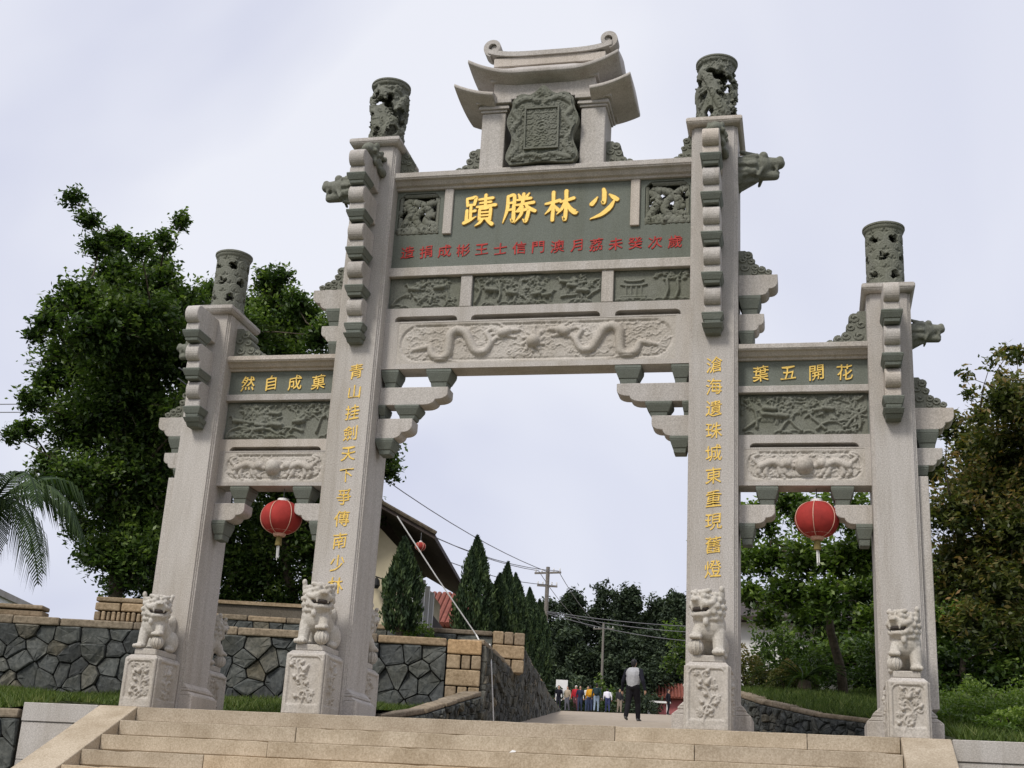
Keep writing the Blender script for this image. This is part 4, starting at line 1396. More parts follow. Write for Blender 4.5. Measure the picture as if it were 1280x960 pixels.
# ================================================================== LANTERNS
def lantern(x, y, zc, r, label, top, bare=False, patch=False):
    t = thing('lantern', label, 'lantern', (x, y, zc), 0, 'red lanterns')
    n = 24
    prof = [(r * math.cos(a) ** .85 if math.cos(a) > 0 else 0.001, r * .84 * math.sin(a)) for a in np.linspace(-1.30, 1.30, 17)]
    mb = MB()
    k0 = 0
    for rr, zz in prof:
        for j in range(n):
            th = 2 * math.pi * j / n
            q = rr * (1 - .018 * (j % 2))
            mb.v.append((q * math.cos(th), q * math.sin(th), zz))
    for i in range(len(prof) - 1):
        for j in range(n):
            mb.f.append((i * n + j, i * n + (j + 1) % n, (i + 1) * n + (j + 1) % n, (i + 1) * n + j))
    mb.build('silk_body', 'lantern', t, smooth=True)
    for j in range(0, n, 4):
        th = 2 * math.pi * j / n + .35
        MB().tube([((rr + .002) * math.cos(th), (rr + .002) * math.sin(th), zz) for rr, zz in prof], .005, 5).build('rib', 'lanternrib', t, smooth=True)
    zt = prof[-1][1]
    MB().lathe([(r * .27, -.015), (r * .30, .0), (r * .28, .03), (r * .12, .035)], (0, 0, zt), 16).build('top_cap', 'white', t)
    MB().lathe([(r * .30, .02), (r * .33, 0), (r * .27, -.03), (r * .1, -.035)], (0, 0, -zt), 16).build('bottom_cap', 'lanternrib', t)
    MB().tube([(0, 0, zt + .03), (0, 0, top - zc)], .006, 6).build('cord', 'wire', t)
    if not bare:
        MB().lathe([(.030, 0), (.036, -.03), (.04, -.10), (.034, -.105)], (0, 0, -zt - .035), 12).build('tassel_head', 'tassel', t)
        rng = random.Random(int(x * 10))
        mb = MB()
        for k in range(8):
            a = rng.random() * 6.3
            mb.tube([(.012 * math.cos(a), .012 * math.sin(a), -zt - .12), (.012 * math.cos(a) + .006, .014 * math.sin(a), -zt - .27 - rng.random() * .04)], .005, 4)
        mb.build('tassel', 'white', t)
        mb = MB()
        for k in range(14):
            a = 2 * math.pi * k / 14
            mb.add([(prof[2][0] * 1.02 * math.cos(a + d), prof[2][0] * 1.02 * math.sin(a + d), prof[2][1] + z) for d, z in ((-.2, .0), (.2, .0), (0, .055))], [(0, 1, 2)])
        mb.build('fringe', 'lanternrib', t)
    return t
lantern(-2.95, YM, 2.30, .240, 'round red lantern hanging in the left side opening', 2.65)
lantern(3.19, YM, 2.31, .236, 'round red lantern hanging in the right side opening', 2.65)

# ================================================================== STEPS AND PLATFORM
EY = -.68; RISE, TREAD = .165, .33; NST = 16
steps = MB().box(-3.9, 3.9, EY + .02, 1.5, -1.0, -.155).build('steps', 'joint'); tag(steps, kind='structure')
rng = random.Random(9)
for i in range(NST):
    y0 = EY - TREAD * i
    z1 = -RISE * i; z0 = z1 - RISE
    x = -3.898; first = True
    joints = {0: [1.22, 3.05], 1: [-1.95, 2.02], 2: [-2.1], 3: [-2.6, .9]}.get(i)
    if joints is None:
        joints = sorted(rng.uniform(-3, 3) for _ in range(3))
        joints = [j for k, j in enumerate(joints) if k == 0 or j - joints[k - 1] > .8]
    ends = joints + [3.898]
    for e in ends:
        d = rng.uniform(-.004, .004)
        zt = z1 - rng.uniform(0, .003)
        prof = [(y0 + d, zt), (y0 + d, z0 + .020), (y0 + d + .016, z0 + .014), (y0 + d + .016, z0 + .003), (y0 + TREAD + .09, z0 + .003), (y0 + TREAD + .09, zt)]
        mb = MB(); xa, xb = x + .003, e - .003
        ns = max(3, int((xb - xa) / .11)); npf = len(prof); ox = 0.0
        for q in range(ns + 1):
            xx = xa + (xb - xa) * q / ns; ox = .6 * ox + rng.uniform(-.0022, .0022)
            chip = rng.random() < .05
            for w_, (yy, zz) in enumerate(prof):
                dy = ox + (.010 if chip and w_ == 0 else 0); dz = (rng.uniform(-.0025, .0012) - (.008 if chip else 0)) if w_ == 0 else 0
                mb.v.append((xx, yy + (dy if w_ < 2 else 0), zz + dz))
        for q in range(ns):
            for w_ in range(npf):
                mb.f.append((q * npf + w_, q * npf + (w_ + 1) % npf, (q + 1) * npf + (w_ + 1) % npf, (q + 1) * npf + w_))
        mb.f.append(tuple(range(npf))); mb.f.append(tuple(range(ns * npf + npf - 1, ns * npf - 1, -1)))
        o = mb.build('step_stone', 'tan', steps, bevel=.006, seg=2)
        x = e
plat = MB().box(-5.2, 8, EY + TREAD + .11, 2.2, -.3, -.004).build('platform', 'road'); tag(plat, kind='structure')
for s, nm in ((-1, 'left'), (1, 'right')):
    st_ = thing('stair_side', 'sloping tan granite side slab of the steps on the %s' % nm, 'stair side', (0, 0, 0), 0, 'sloping slabs beside the steps')
    xs = sorted((s * 3.902, s * 4.355))
    L = NST * TREAD; zb = -NST * RISE
    poly = [(EY, .0), (EY - L, zb), (EY - L, zb - .3), (EY + .4, -.3), (EY + .4, .0)]
    poly = [(EY + .35, .002), (EY + .02, .002), (EY - L, zb + .02), (EY - L - .3, zb - .14), (EY - L - .3, zb - .30), (EY + .35, -.30)]
    MB().prism(poly, 'x', xs[0], xs[1]).build('slab', 'tan', st_, bevel=.012, seg=2)
    poly2 = [(EY + .3, -.301), (EY - L, zb - .301), (EY - L, zb - .5), (EY + .3, zb - .5)]
    MB().prism([(EY + .3, -.25), (EY - .2, -.38), (EY - L, zb - .17), (EY - L, zb - .5), (EY + .3, zb - .5)], 'x', xs[0] + .02, xs[1] - .02).build('side_wall', 'granite', st_)

# granite wing walls each side of the steps
def wing(x0, x1, label, y=EY, courses=((0, .21), (.214, .60), (.604, 1.1)), seed=1):
    t = thing('wing_wall', label, 'wall')
    r = random.Random(seed)
    MB().box(x0 + .02, x1 - .02, y + .03, y + .5, -2.7, -.02).build('core', 'joint', t)
    z = 0.0
    for k in range(7):
        h = .20 if k == 0 else .40
        x = x0
        while x < x1 - .05:
            w = (r.uniform(1.3, 2.1) if k == 0 else r.uniform(.6, .9))
            e = min(x1, x + w)
            if x1 - e < .25: e = x1
            MB().box(x + .003, e - .003, y + (0 if k == 0 else .015), y + (.5 if k == 0 else .25), z - h + .003, z).build('block', 'granite', t, bevel=.006)
            x = e
        z -= h
        if z < -2.7: break
    return t
wing(-5.25, -4.36, 'pale granite wing wall left of the steps', seed=2)
wing(4.36, 9.5, 'long pale granite wing wall right of the steps', seed=3)

# ================================================================== GROUND
def ramp_z(y):
    y = np.asarray(y, float)
    return np.where(y < 1.5, 0, np.where(y < 70, .0885 * (y - 1.5), .0885 * 68.5 + .083 * (y - 70)))
def road_cx(y):
    y = np.asarray(y, float)
    return np.where(y < 6, 0, -.142 * (y - 6) )
def sheet(name, xs, ys, zf, mat, kind='structure'):
    gx, gy = np.meshgrid(xs, ys)
    P = np.stack([gx, gy, zf(gx, gy)], -1)
    o = link(name, grid_mesh(name, P), mat); tag(o, kind=kind); return o
def sstep(a, b, x):
    t = np.clip((x - a) / (b - a), 0, 1); return t * t * (3 - 2 * t)
def ground_z(x, y):
    r = ramp_z(np.minimum(y, 180)) - .06
    front = sstep(-1.0, -6.2, y) * -2.62
    z = np.where(y < -.5, front - .35, r)
    side = np.clip((np.abs(x - road_cx(y)) - 3.0) / 8, 0, 1)
    z = z + np.where(y > 8, side * .5, 0)
    z = np.where((np.abs(x) < 5.0) & (y < 0), np.minimum(z, -2.66), z)
    return np.where(y < -6.2, -2.66, z)
xs = np.concatenate([np.linspace(-900, -40, 14), np.linspace(-36, 36, 91), np.linspace(40, 900, 14)])
ys = np.concatenate([np.linspace(-900, -20, 10), np.linspace(-18, 30, 97), np.linspace(32, 130, 50), np.linspace(140, 1200, 12)])
sheet('ground', xs, ys, ground_z, 'soil')
# road running uphill behind the gate
ys = np.concatenate([np.linspace(2.1, 30, 40), np.linspace(31, 140, 60)])
u = np.linspace(-1, 1, 9)
gu, gy = np.meshgrid(u, ys)
wid = 2.35 + .021 * gy
P = np.stack([road_cx(gy) + gu * wid, gy, ramp_z(gy) - .004], -1)
tag(link('road', grid_mesh('road', P), 'road'), kind='structure')
# lawn banks left and right
def left_z(x, y): return .02 + .092 * np.clip(y + .4, 0, 9) + .03 * np.sin(x * 2.1) * np.cos(y * 1.7) - .08 * sstep(-3.4, -2.2, x) * 0
sheet('lawn_left', np.linspace(-16, -2.75, 54), np.linspace(-.62, 9.0, 42), lambda x, y: np.where(x > -5.3, -.03 + (left_z(x, y) + .03) * sstep(.8, 2.6, y), left_z(x, y) - .10 * sstep(.4, -.6, y)), 'soil')
def right_z(x, y):
    return .10 + .125 * np.clip(y - 1.0, 0, 9) + .05 * np.clip(y - 9, 0, 20) + .05 * np.sin(x * 1.9) * np.cos(y * 1.4) + .03 * np.clip(x - 5, 0, 6)
# the bank starts behind the low curved wall
LOWR = [(5.6, 3.0, .42), (4.6, 3.65, .52), (3.87, 4.37, .61), (3.15, 5.15, .74), (2.45, 6.1, .96), (2.03, 7.1, 1.16), (1.75, 8.6, 1.36), (1.55, 10.5, 1.55)]
LOWL = [(-4.1, 2.7, .26), (-3.3, 3.3, .30), (-2.72, 4.0, .37), (-2.36, 4.9, .55), (-2.18, 5.9, .80), (-2.12, 7.2, 1.04)]
bx = np.array([p[0] for p in LOWR]); by = np.array([p[1] for p in LOWR])
def right_bank():
    rows = []
    for k in range(len(LOWR)):
        px, py, pz = LOWR[k]
        row = []
        for j in range(30):
            d = j * .5
            # fan outwards from the wall
            dx = (.55 + .06 * k) * d; dy = .75 * d * (1 - .02 * k)
            x, y = px + .1 + dx, py + .1 + dy
            z = pz - .03 + .075 * d + .04 * math.sin(x * 2 + y) * min(1, d)
            row.append((x, y, z))
        rows.append(row)
    return np.array(rows)
P = right_bank()
tag(link('bank_right', grid_mesh('bank_right', P), 'soil'), kind='structure')
P2 = np.array([[(4.4 + .55 * i, EY + .4 + .45 * j, .0 + .052 * j + .02 * math.sin(i * 1.3 + j)) for i in range(20)] for j in range(11)])
tag(link('lawn_right', grid_mesh('lawn_right', P2), 'soil'), kind='structure')

# ================================================================== RUBBLE WALLS
def clip_poly(poly, a, b, c):
    out = []
    for i in range(len(poly)):
        p, q = poly[i], poly[(i + 1) % len(poly)]
        dp = a * p[0] + b * p[1] - c; dq = a * q[0] + b * q[1] - c
        if dp <= 0: out.append(p)
        if dp * dq < 0:
            t = dp / (dp - dq); out.append((p[0] + t * (q[0] - p[0]), p[1] + t * (q[1] - p[1])))
    return out
def cells(W, H, size, rng, stretch=1.25):
    sx, sz = size * stretch, size
    nx, nz = max(1, round(W / sx)), max(1, round(H / sz))
    pts = []
    for j in range(nz):
        for i in range(nx):
            pts.append(((i + .5 + .5 * (j % 2) - .25 + rng.uniform(-.46, .46)) * W / nx, (j + .5 + rng.uniform(-.44, .44)) * H / nz))
    res = []
    for i, p in enumerate(pts):
        poly = [(0, 0), (W, 0), (W, H), (0, H)]
        for j, q in enumerate(pts):
            if i == j or abs(q[0] - p[0]) > 3.2 * sx or abs(q[1] - p[1]) > 3.2 * sz: continue
            a, b = q[0] - p[0], q[1] - p[1]
            c = (q[0] ** 2 + q[1] ** 2 - p[0] ** 2 - p[1] ** 2) / 2
            poly = clip_poly(poly, a, b, c)
            if len(poly) < 3: break
        if len(poly) >= 3: res.append((p, poly))
    return res
def stone_geo(p, poly, gap, depth, rng, mapf):
    c = np.mean(np.array(poly), axis=0)
    def shrink(g):
        out = []
        for q in poly:
            d = np.array(q) - c; l = np.linalg.norm(d) + 1e-9
            out.append(c + d * max(.2, (l - g) / l))
        return out
    # soften corners by cutting them
    def cutc(pl):
        out = []
        n = len(pl)
        for i in range(n):
            a, b, d = pl[i - 1], pl[i], pl[(i + 1) % n]
            out.append(b + (a - b) * .07); out.append(b + (d - b) * .07)
        return out
    r0 = cutc(shrink(gap)); r1 = cutc(shrink(gap + .003)); r2_ = cutc(shrink(gap + .011)); r3_ = cutc(shrink(gap + .05)); n = len(r0)
    tx, tz = rng.uniform(-.16, .16), rng.uniform(-.16, .16)
    V = []
    for ring, d in ((r0, -.05), (r1, depth * .55), (r2_, depth)):
        for q in ring:
            dd = d + (0 if d < 0 else (q[0] - c[0]) * tx + (q[1] - c[1]) * tz + rng.uniform(-.006, .006))
            V.append(mapf(q[0], q[1], dd))
    for q in r3_:
        V.append(mapf(q[0], q[1], depth * 1.06 + (q[0] - c[0]) * tx * 1.3 + (q[1] - c[1]) * tz * 1.3 + rng.uniform(-.012, .012)))
    V.append(mapf(c[0] + rng.uniform(-.05, .05), c[1] + rng.uniform(-.04, .04), depth * 1.08 + rng.uniform(-.012, .012)))
    F = []
    for k in range(3):
        for i in range(n):
            F.append((k * n + i, k * n + (i + 1) % n, (k + 1) * n + (i + 1) % n, (k + 1) * n + i))
    for i in range(n): F.append((3 * n + i, 3 * n + (i + 1) % n, 4 * n))
    return V, F
def rubble_wall(t, A, B, zA0, zB0, zA1, zB1, size, seed, single=True, thick=.4, gap=.005, cap=.0, capover=.06, normal=1, stretch=1.25, capmat='coping', caplen=(.7, 1.3), depth=.06):
    """wall from A to B (x,y); z bottoms and tops at both ends; stones stand proud on the side left of A->B times normal"""
    A = np.array(A, float); B = np.array(B, float)
    L = np.linalg.norm(B - A); U = (B - A) / L; Nn = np.array([U[1], -U[0]]) * normal
    rng = random.Random(seed)
    H = max(zA1 - zA0, zB1 - zB0)
    def mp(u, v, d):
        f = u / L
        z0 = zA0 + (zB0 - zA0) * f; z1 = zA1 + (zB1 - zA1) * f
        q = A + U * u + Nn * d
        return (q[0], q[1], z0 + (z1 - z0) * v / H)
    V = []
    core = MB()
    n = 6
    for i in range(n):
        u0, u1 = L * i / n, L * (i + 1) / n
        ps = [mp(u0, -.3, .0), mp(u1, -.3, .0), mp(u1, H, .0), mp(u0, H, .0), mp(u0, -.3, -thick), mp(u1, -.3, -thick), mp(u1, H, -thick), mp(u0, H, -thick)]
        core.add(ps, [(0, 1, 2, 3), (5, 4, 7, 6), (3, 2, 6, 7), (1, 0, 4, 5), (0, 3, 7, 4), (1, 5, 6, 2)])
    core.build('backing', 'mortar', t)
    cl = cells(L, H, size, rng, stretch)
    allm = MB()
    for k, (p, poly) in enumerate(cl):
        v, f = stone_geo(p, poly, gap, depth + rng.uniform(-.025, .035), rng, mp)
        if single and k < 290:
            MB().add(v, f).build('stone', 'rubble', t)
        else: allm.add(v, f)
    if allm.v:
        o = allm.build('stones', 'rubble_far', t); o['kind'] = 'stuff'
    if cap:
        u = 0
        while u < L - .05:
            e = min(L, u + rng.uniform(*caplen))
            if L - e < .35: e = L
            ov = capover + rng.uniform(-.02, .02)
            dz = rng.uniform(-.012, .012)
            pts = []
            for uu, vv in ((u + .008, 0), (e - .008, 0)):
                pts.append(mp(uu, H, 0))
            mb = MB()
            b = []
            for (uu, d) in ((u + .008, ov), (e - .008, ov), (e - .008, -thick), (u + .008, -thick)):
                q = mp(uu, H, d); b.append(q)
            top = [(q[0], q[1], q[2] + cap + dz) for q in b]; b = [(q[0], q[1], q[2] + .003) for q in b]
            mb.add(b + top, [(3, 2, 1, 0), (4, 5, 6, 7), (0, 1, 5, 4), (1, 2, 6, 5), (2, 3, 7, 6), (3, 0, 4, 7)])
            mb.build('coping_stone', capmat, t, bevel=.022, seg=2)
            u = e
def block_course(t, A, B, z0, heights, widths, seed, thick=.35, mat='tanblock', proud=.05):
    """rough squared blocks in courses"""
    A = np.array(A, float); B = np.array(B, float); L = np.linalg.norm(B - A); U = (B - A) / L; Nn = np.array([U[1], -U[0]])
    rng = random.Random(seed); z = z0
    for ci, h in enumerate(heights):
        u = 0; W = widths[ci % len(widths)]
        for k, w in enumerate(W):
            a, b = L * u, L * (u + w); u += w
            p = proud + rng.uniform(-.02, .02)
            c = [A + U * (a + .012) + Nn * p, A + U * (b - .012) + Nn * p, A + U * (b - .012) - Nn * thick, A + U * (a + .012) - Nn * thick]
            zz0, zz1 = z + .008, z + h - .008 + rng.uniform(-.006, .006)
            V = [(q[0], q[1], zz0) for q in c] + [(q[0], q[1], zz1) for q in c]
            MB().add(V, [(3, 2, 1, 0), (4, 5, 6, 7), (0, 1, 5, 4), (1, 2, 6, 5), (2, 3, 7, 6), (3, 0, 4, 7)]).build('block', mat, t, bevel=.02, seg=2)
        z += h

WD = np.array([7.98, 1.74]) / 8.167      # direction of the terrace wall
def wp(px_u, off=0):                     # point along the terrace wall line (u metres from its right corner), shifted back
    Bc = np.array([-2.27, 7.79]); return tuple(Bc - WD * px_u + np.array([-WD[1], WD[0]]) * off)
t = thing('retaining_wall', 'long dark rubble retaining wall with tan coping behind the left pillars', 'wall')
rubble_wall(t, wp(11.0), wp(.60), .42, .45, 1.77, 1.80, .29, 5, cap=.14, capover=.07)
block_course(t, wp(.595), wp(0.0), .40, (.24, .28, .24, .28, .24, .25), ((.6, .4), (1,), (.35, .3, .35), (1,), (.42, .28, .30), (1,)), 6)
t = thing('upper_terrace_wall', 'second dark stone terrace wall above and behind the retaining wall', 'wall')
rubble_wall(t, wp(5.6, 2.6), wp(-.1, 2.75), 1.6, 1.6, 2.40, 2.38, .25, 8, cap=.10, capover=.06)
block_course(t, wp(-.1, 2.70), wp(-.72, 2.8), 1.72, (.26, .26, .25), ((.6, .4), (1,), (.35, .3, .35), (1,), (.42, .28, .30), (1,)), 7)
# broken parapets of tan blocks on the left
for i, (a, b, lab) in enumerate(((11.0, 7.5, 'low tan block parapet at the far left wall top'), (6.65, 5.75, 'short stepped tan block parapet near the far left pillar'))):
    t = thing('block_parapet', lab, 'parapet')
    block_course(t, wp(a, .12), wp(b, .12), 1.925, (.17, .15, .10) if i else (.12, .09), ((.14, .10, .09, .10, .09, .10, .09, .10, .10, .09), (.5, .5), (1,)) if i else ((.3, .4, .3), (.5, .5)), 30 + i, thick=.3)
# wall that climbs beside the road
t = thing('road_wall', 'dark stone wall with tan coping climbing beside the road', 'wall')
rubble_wall(t, (-2.27, 7.80), (-2.42, 11.0), .40, .72, 1.86, 1.74, .22, 40, single=False, cap=.09, capover=.04, stretch=1.0)
def roadside(y): return -2.44 - (y - 11.0) * .170
for (ya, yb, za, zb, sd) in ((11.0, 22, 2.42, 3.05, 41), (22, 40, 3.05, 4.10, 42), (40, 68, 4.10, 6.0, 43)):
    rubble_wall(t, (roadside(ya), ya), (roadside(yb), yb), float(ramp_z(ya)) - .1, float(ramp_z(yb)) - .1, za, zb, .26 if ya < 20 else .5, sd, single=False, cap=.07, capover=.05, stretch=1.0, caplen=(1.0, 1.8))
# low curved walls either side of the road mouth
def low_wall(pts, label, seed, flip):
    t = thing('low_wall', label, 'wall')
    for i in range(len(pts) - 1):
        a, b = pts[i], pts[i + 1]
        ga = float(ramp_z(a[1])) - .12; gb = float(ramp_z(b[1])) - .12
        A, B = (a, b) if not flip else (b, a)
        gA, gB = (ga, gb) if not flip else (gb, ga)
        rubble_wall(t, A[:2], B[:2], gA, gB, A[2] - .08, B[2] - .08, .125, seed + i, single=True, thick=.28, gap=.008, cap=.075, capover=.04, caplen=(.5, .9), depth=.05)
low_wall(LOWL, 'low curved stone kerb wall left of the road', 60, False)
low_wall(LOWR, 'low curved stone wall with tan coping around the right bank', 80, True)
# corner of a lower wall at the extreme left
t = thing('lower_wall', 'corner of a lower dark stone wall left of the steps', 'wall')
rubble_wall(t, (-9.5, -.55), (-5.30, -.62), -1.6, -1.6, -.20, -.17, .26, 95, cap=.10, capover=.06)
# terrace earth
P = np.array([[(*wp(14.9 - .5 * i, .25 + .48 * j), 1.72 + .03 * math.sin(i + j)) for i in range(30)] for j in range(6)])
tag(link('terrace', grid_mesh('terrace', P), 'soil'), kind='structure')
P = np.array([[(*wp(26.3 - .9 * i, 3.0 + 1.2 * j), 2.30 + .02 * j) for i in range(30)] for j in range(24)])
tag(link('upper_terrace', grid_mesh('upper_terrace', P), 'soil'), kind='structure')
# ================================================================== VEGETATION
def leaf_quads(C, size, rng, up=.25, aspect=.5, fold=0.0, dirs=None):
    """C (n,3) leaf centres -> vertices and quads of pointed leaves"""
    n = len(C)
    d = rng.normal(size=(n, 3))
    if dirs is not None: d = d * .55 + dirs
    d[:, 2] *= .7
    d /= np.linalg.norm(d, axis=1)[:, None] + 1e-9
    nrm = rng.normal(size=(n, 3)); nrm[:, 2] = np.abs(nrm[:, 2]) + up * 3
    s = np.cross(d, nrm); s /= np.linalg.norm(s, axis=1)[:, None] + 1e-9
    L = size * rng.uniform(.65, 1.25, n)[:, None]
    a = C - d * L * .5; b = C + s * L * aspect * .5 - d * L * .05; c = C + d * L * .5; e = C - s * L * aspect * .5 - d * L * .05
    V = np.stack([a, b, c, e], 1).reshape(-1, 3)
    F = np.arange(4 * n).reshape(-1, 4)
    return V, F

def lobes_leaves(lobes, per_m2, size, rng, flat=.85, twigs=True):
    Cs = []; Vr = []; twig = []
    for (x, y, z, r) in lobes:
        n = max(12, int(per_m2 * r * r))
        # sub-sprays: short twigs radiating from the lobe centre, leaves along them
        ns = max(4, int(n / 16))
        d = rng.normal(size=(ns, 3)); d /= np.linalg.norm(d, axis=1)[:, None]
        d[:, 2] *= flat
        ln = r * rng.uniform(.45, 1.28, ns) ** .8
        k = int(np.ceil(n / ns))
        t = rng.uniform(.30, 1.05, (ns, k))
        P = np.array([x, y, z]) + d[:, None, :] * (ln[:, None] * t)[..., None]
        P += rng.normal(size=P.shape) * size * .55
        base = rng.uniform(.10, .62, (ns, 1)) + .26 * d[:, 2:3] + .45 * (t * (ln[:, None] / r) - .65) + rng.normal(size=(ns, k)) * .13  # upper and outer leaves lighter, inner ones darker: light and shade painted into colour
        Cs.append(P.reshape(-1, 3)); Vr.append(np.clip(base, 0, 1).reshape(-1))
        for i in range(0, ns, 3):
            twig.append((np.array([x, y, z]), np.array([x, y, z]) + d[i] * ln[i]))
    return np.concatenate(Cs), np.concatenate(Vr), twig

def tree(name, label, cat, base, fork, lobes, mat, leaf=.12, per=1500, seed=0, rad=.14, group=None, aspect=.5, limb=0.0):
    t = thing(name, label, cat, base, 0, group)
    o = Vector(base)
    rng = np.random.default_rng(seed)
    L = [(l[0] - o.x, l[1] - o.y, l[2] - o.z, l[3]) for l in lobes]
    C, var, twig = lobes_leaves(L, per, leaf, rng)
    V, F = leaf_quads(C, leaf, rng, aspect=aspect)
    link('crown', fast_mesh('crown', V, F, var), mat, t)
    mb = MB()
    f = Vector(fork) - o
    mb.tube([(0, 0, -.15), f * .35 + Vector((.04, .02, 0)), f * .7 + Vector((-.03, 0, 0)), f], [rad * 1.25, rad, rad * .9, rad * .75], 9)
    r2_ = random.Random(seed)
    for i, l in enumerate(L):
        if l[3] < limb: continue
        c = Vector(l[:3])
        # grow from the nearest thicker, lower lobe, else from the fork
        best, src = 1e9, f - Vector((0, 0, .1))
        for j, m_ in enumerate(L):
            if j == i or m_[3] < l[3] * 1.02 or m_[2] > l[2] + .15: continue
            d = (Vector(m_[:3]) - c).length
            if d < best: best, src = d, Vector(m_[:3])
        m = src.lerp(c, .5) + Vector((r2_.uniform(-.15, .15), r2_.uniform(-.15, .15), r2_.uniform(-.1, .2))) * min(1, (c - src).length)
        k = min(1, .35 + l[3] * .65)
        mb.tube([src, src.lerp(m, .5) + Vector((0, 0, .04)), m, c], [rad * .42 * k, rad * .32 * k, rad * .22 * k, rad * .08 * k], 6)
    for a, b in twig[::2]:
        mb.tube([a, (a + b) / 2 + np.array([0, 0, .02]), b], [rad * .09, rad * .06, rad * .03], 4, False)
    mb.build('trunk', 'trunk', t, smooth=True)
    return t

L1 = [(-11.07, 7.16, 10.37, 0.23), (-10.49, 6.96, 9.76, 0.25), (-10.92, 8.11, 9.8, 0.37), (-10.03, 7.38, 9.51, 0.27), (-9.49, 7.26, 9.26, 0.3), (-9.64, 8.36, 9.95, 0.27), (-10.2, 10.0, 11.17, 0.23), (-10.42, 9.73, 9.97, 0.43), (-11.15, 9.41, 9.67, 0.63), (-11.04, 7.91, 8.57, 0.53), (-12.11, 8.77, 8.7, 0.33), (-11.94, 8.0, 7.86, 0.23), (-11.49, 7.68, 7.94, 0.3), (-10.54, 8.16, 7.97, 0.93), (-9.67, 8.43, 8.22, 0.7), (-10.31, 10.46, 9.61, 0.33), (-12.21, 9.82, 7.93, 0.86), (-10.94, 10.01, 7.61, 1.1), (-12.81, 10.01, 7.46, 0.46), (-11.89, 8.2, 6.49, 0.33), (-12.51, 8.68, 5.89, 0.2), (-12.92, 9.75, 6.39, 0.3), (-11.91, 10.05, 6.56, 0.93), (-10.68, 10.62, 6.37, 1.1), (-12.98, 10.84, 5.91, 0.43), (-10.96, 8.88, 5.03, 0.76), (-10.94, 10.5, 4.94, 0.93), (-10.4, 10.89, 4.86, 0.76), (-11.64, 10.26, 4.37, 0.37), (-10.59, 9.56, 3.72, 0.55), (-11.42, 10.38, 3.8, 0.27), (-9.91, 9.64, 3.59, 0.76), (-10.7, 12.3, 3.41, 0.6), (-11.5, 11.97, 3.51, 0.43), (-9.77, 9.64, 7.81, 0.66), (-9.11, 9.43, 6.51, 0.66), (-9.92, 11.54, 5.73, 0.66), (-9.63, 11.01, 4.21, 0.66)]
L2 = [(-10.36, 12.11, 10.41, 0.39), (-10.61, 12.08, 10.1, 0.32), (-8.54, 11.14, 10.22, 0.36), (-8.1, 10.87, 10.18, 0.27), (-8.5, 11.59, 9.92, 0.5), (-8.71, 11.1, 9.44, 0.59), (-7.47, 10.36, 9.29, 0.39), (-7.33, 10.97, 9.25, 0.39), (-8.46, 12.34, 9.54, 0.77), (-8.64, 10.32, 8.57, 0.86), (-6.82, 10.39, 8.55, 0.46), (-9.83, 11.89, 8.05, 1.0), (-8.45, 11.5, 7.52, 1.0), (-7.48, 12.31, 7.77, 0.82), (-9.18, 12.25, 6.28, 1.0), (-7.68, 12.39, 5.95, 1.0), (-9.27, 14.15, 5.26, 0.82), (-7.2, 12.54, 4.38, 0.82), (-9.31, 12.72, 4.22, 0.68), (-8.48, 12.27, 3.7, 0.46), (-7.08, 13.05, 6.87, 0.71), (-6.57, 12.57, 5.28, 0.71), (-5.87, 12.39, 6.67, 0.32), (-6.29, 13.93, 6.55, 0.32), (-5.68, 12.35, 6.33, 0.18)]
R1 = [(2.78, 8.38, 4.48, 0.35), (3.11, 9.46, 4.54, 0.49), (2.35, 7.07, 3.84, 0.41), (3.73, 7.27, 4.05, 0.49), (3.99, 8.0, 3.56, 0.49), (2.0, 9.14, 3.63, 0.38), (2.43, 8.77, 3.56, 0.49), (3.09, 7.89, 3.39, 0.54), (3.61, 8.24, 3.47, 0.49), (2.77, 7.79, 2.84, 0.46), (2.17, 8.47, 2.89, 0.35), (3.33, 7.51, 2.74, 0.41), (3.96, 9.54, 3.18, 0.41), (2.38, 10.01, 2.8, 0.27), (2.94, 10.33, 2.9, 0.24), (4.33, 9.27, 4.39, 0.54), (1.64, 9.47, 3.98, 0.49), (4.0, 7.53, 2.44, 0.22)]
R2 = [(5.16, 5.71, 5.02, 0.3), (5.74, 7.84, 5.27, 0.49), (5.12, 7.37, 4.8, 0.32), (5.98, 6.14, 5.53, 0.42), (6.52, 7.66, 6.78, 0.2), (6.49, 6.81, 5.74, 0.55), (5.98, 7.56, 4.65, 0.69), (5.2, 6.23, 3.81, 0.52), (6.1, 6.31, 3.59, 0.69), (5.35, 6.92, 3.22, 0.57), (5.84, 6.39, 2.77, 0.69), (5.06, 6.78, 2.71, 0.25), (6.79, 8.08, 4.79, 0.69), (6.49, 6.96, 3.0, 0.61), (5.42, 5.98, 2.11, 0.44), (5.98, 6.11, 2.14, 0.32), (6.95, 5.99, 5.22, 0.86), (7.17, 7.77, 4.19, 0.98), (5.43, 5.7, 5.77, 0.1), (5.47, 5.56, 5.47, 0.1), (5.72, 4.82, 5.74, 0.11), (6.25, 7.87, 6.52, 0.14), (6.13, 5.94, 6.23, 0.11), (5.59, 5.46, 5.06, 0.17)]
R3 = [(5.48, 12.52, 3.27, 0.42), (5.85, 12.65, 3.22, 0.48), (6.41, 13.1, 3.07, 0.48), (5.46, 13.77, 3.96, 0.48), (6.85, 13.19, 2.94, 0.45), (7.6, 12.8, 3.2, .6), (4.7, 13.0, 3.3, .5)]
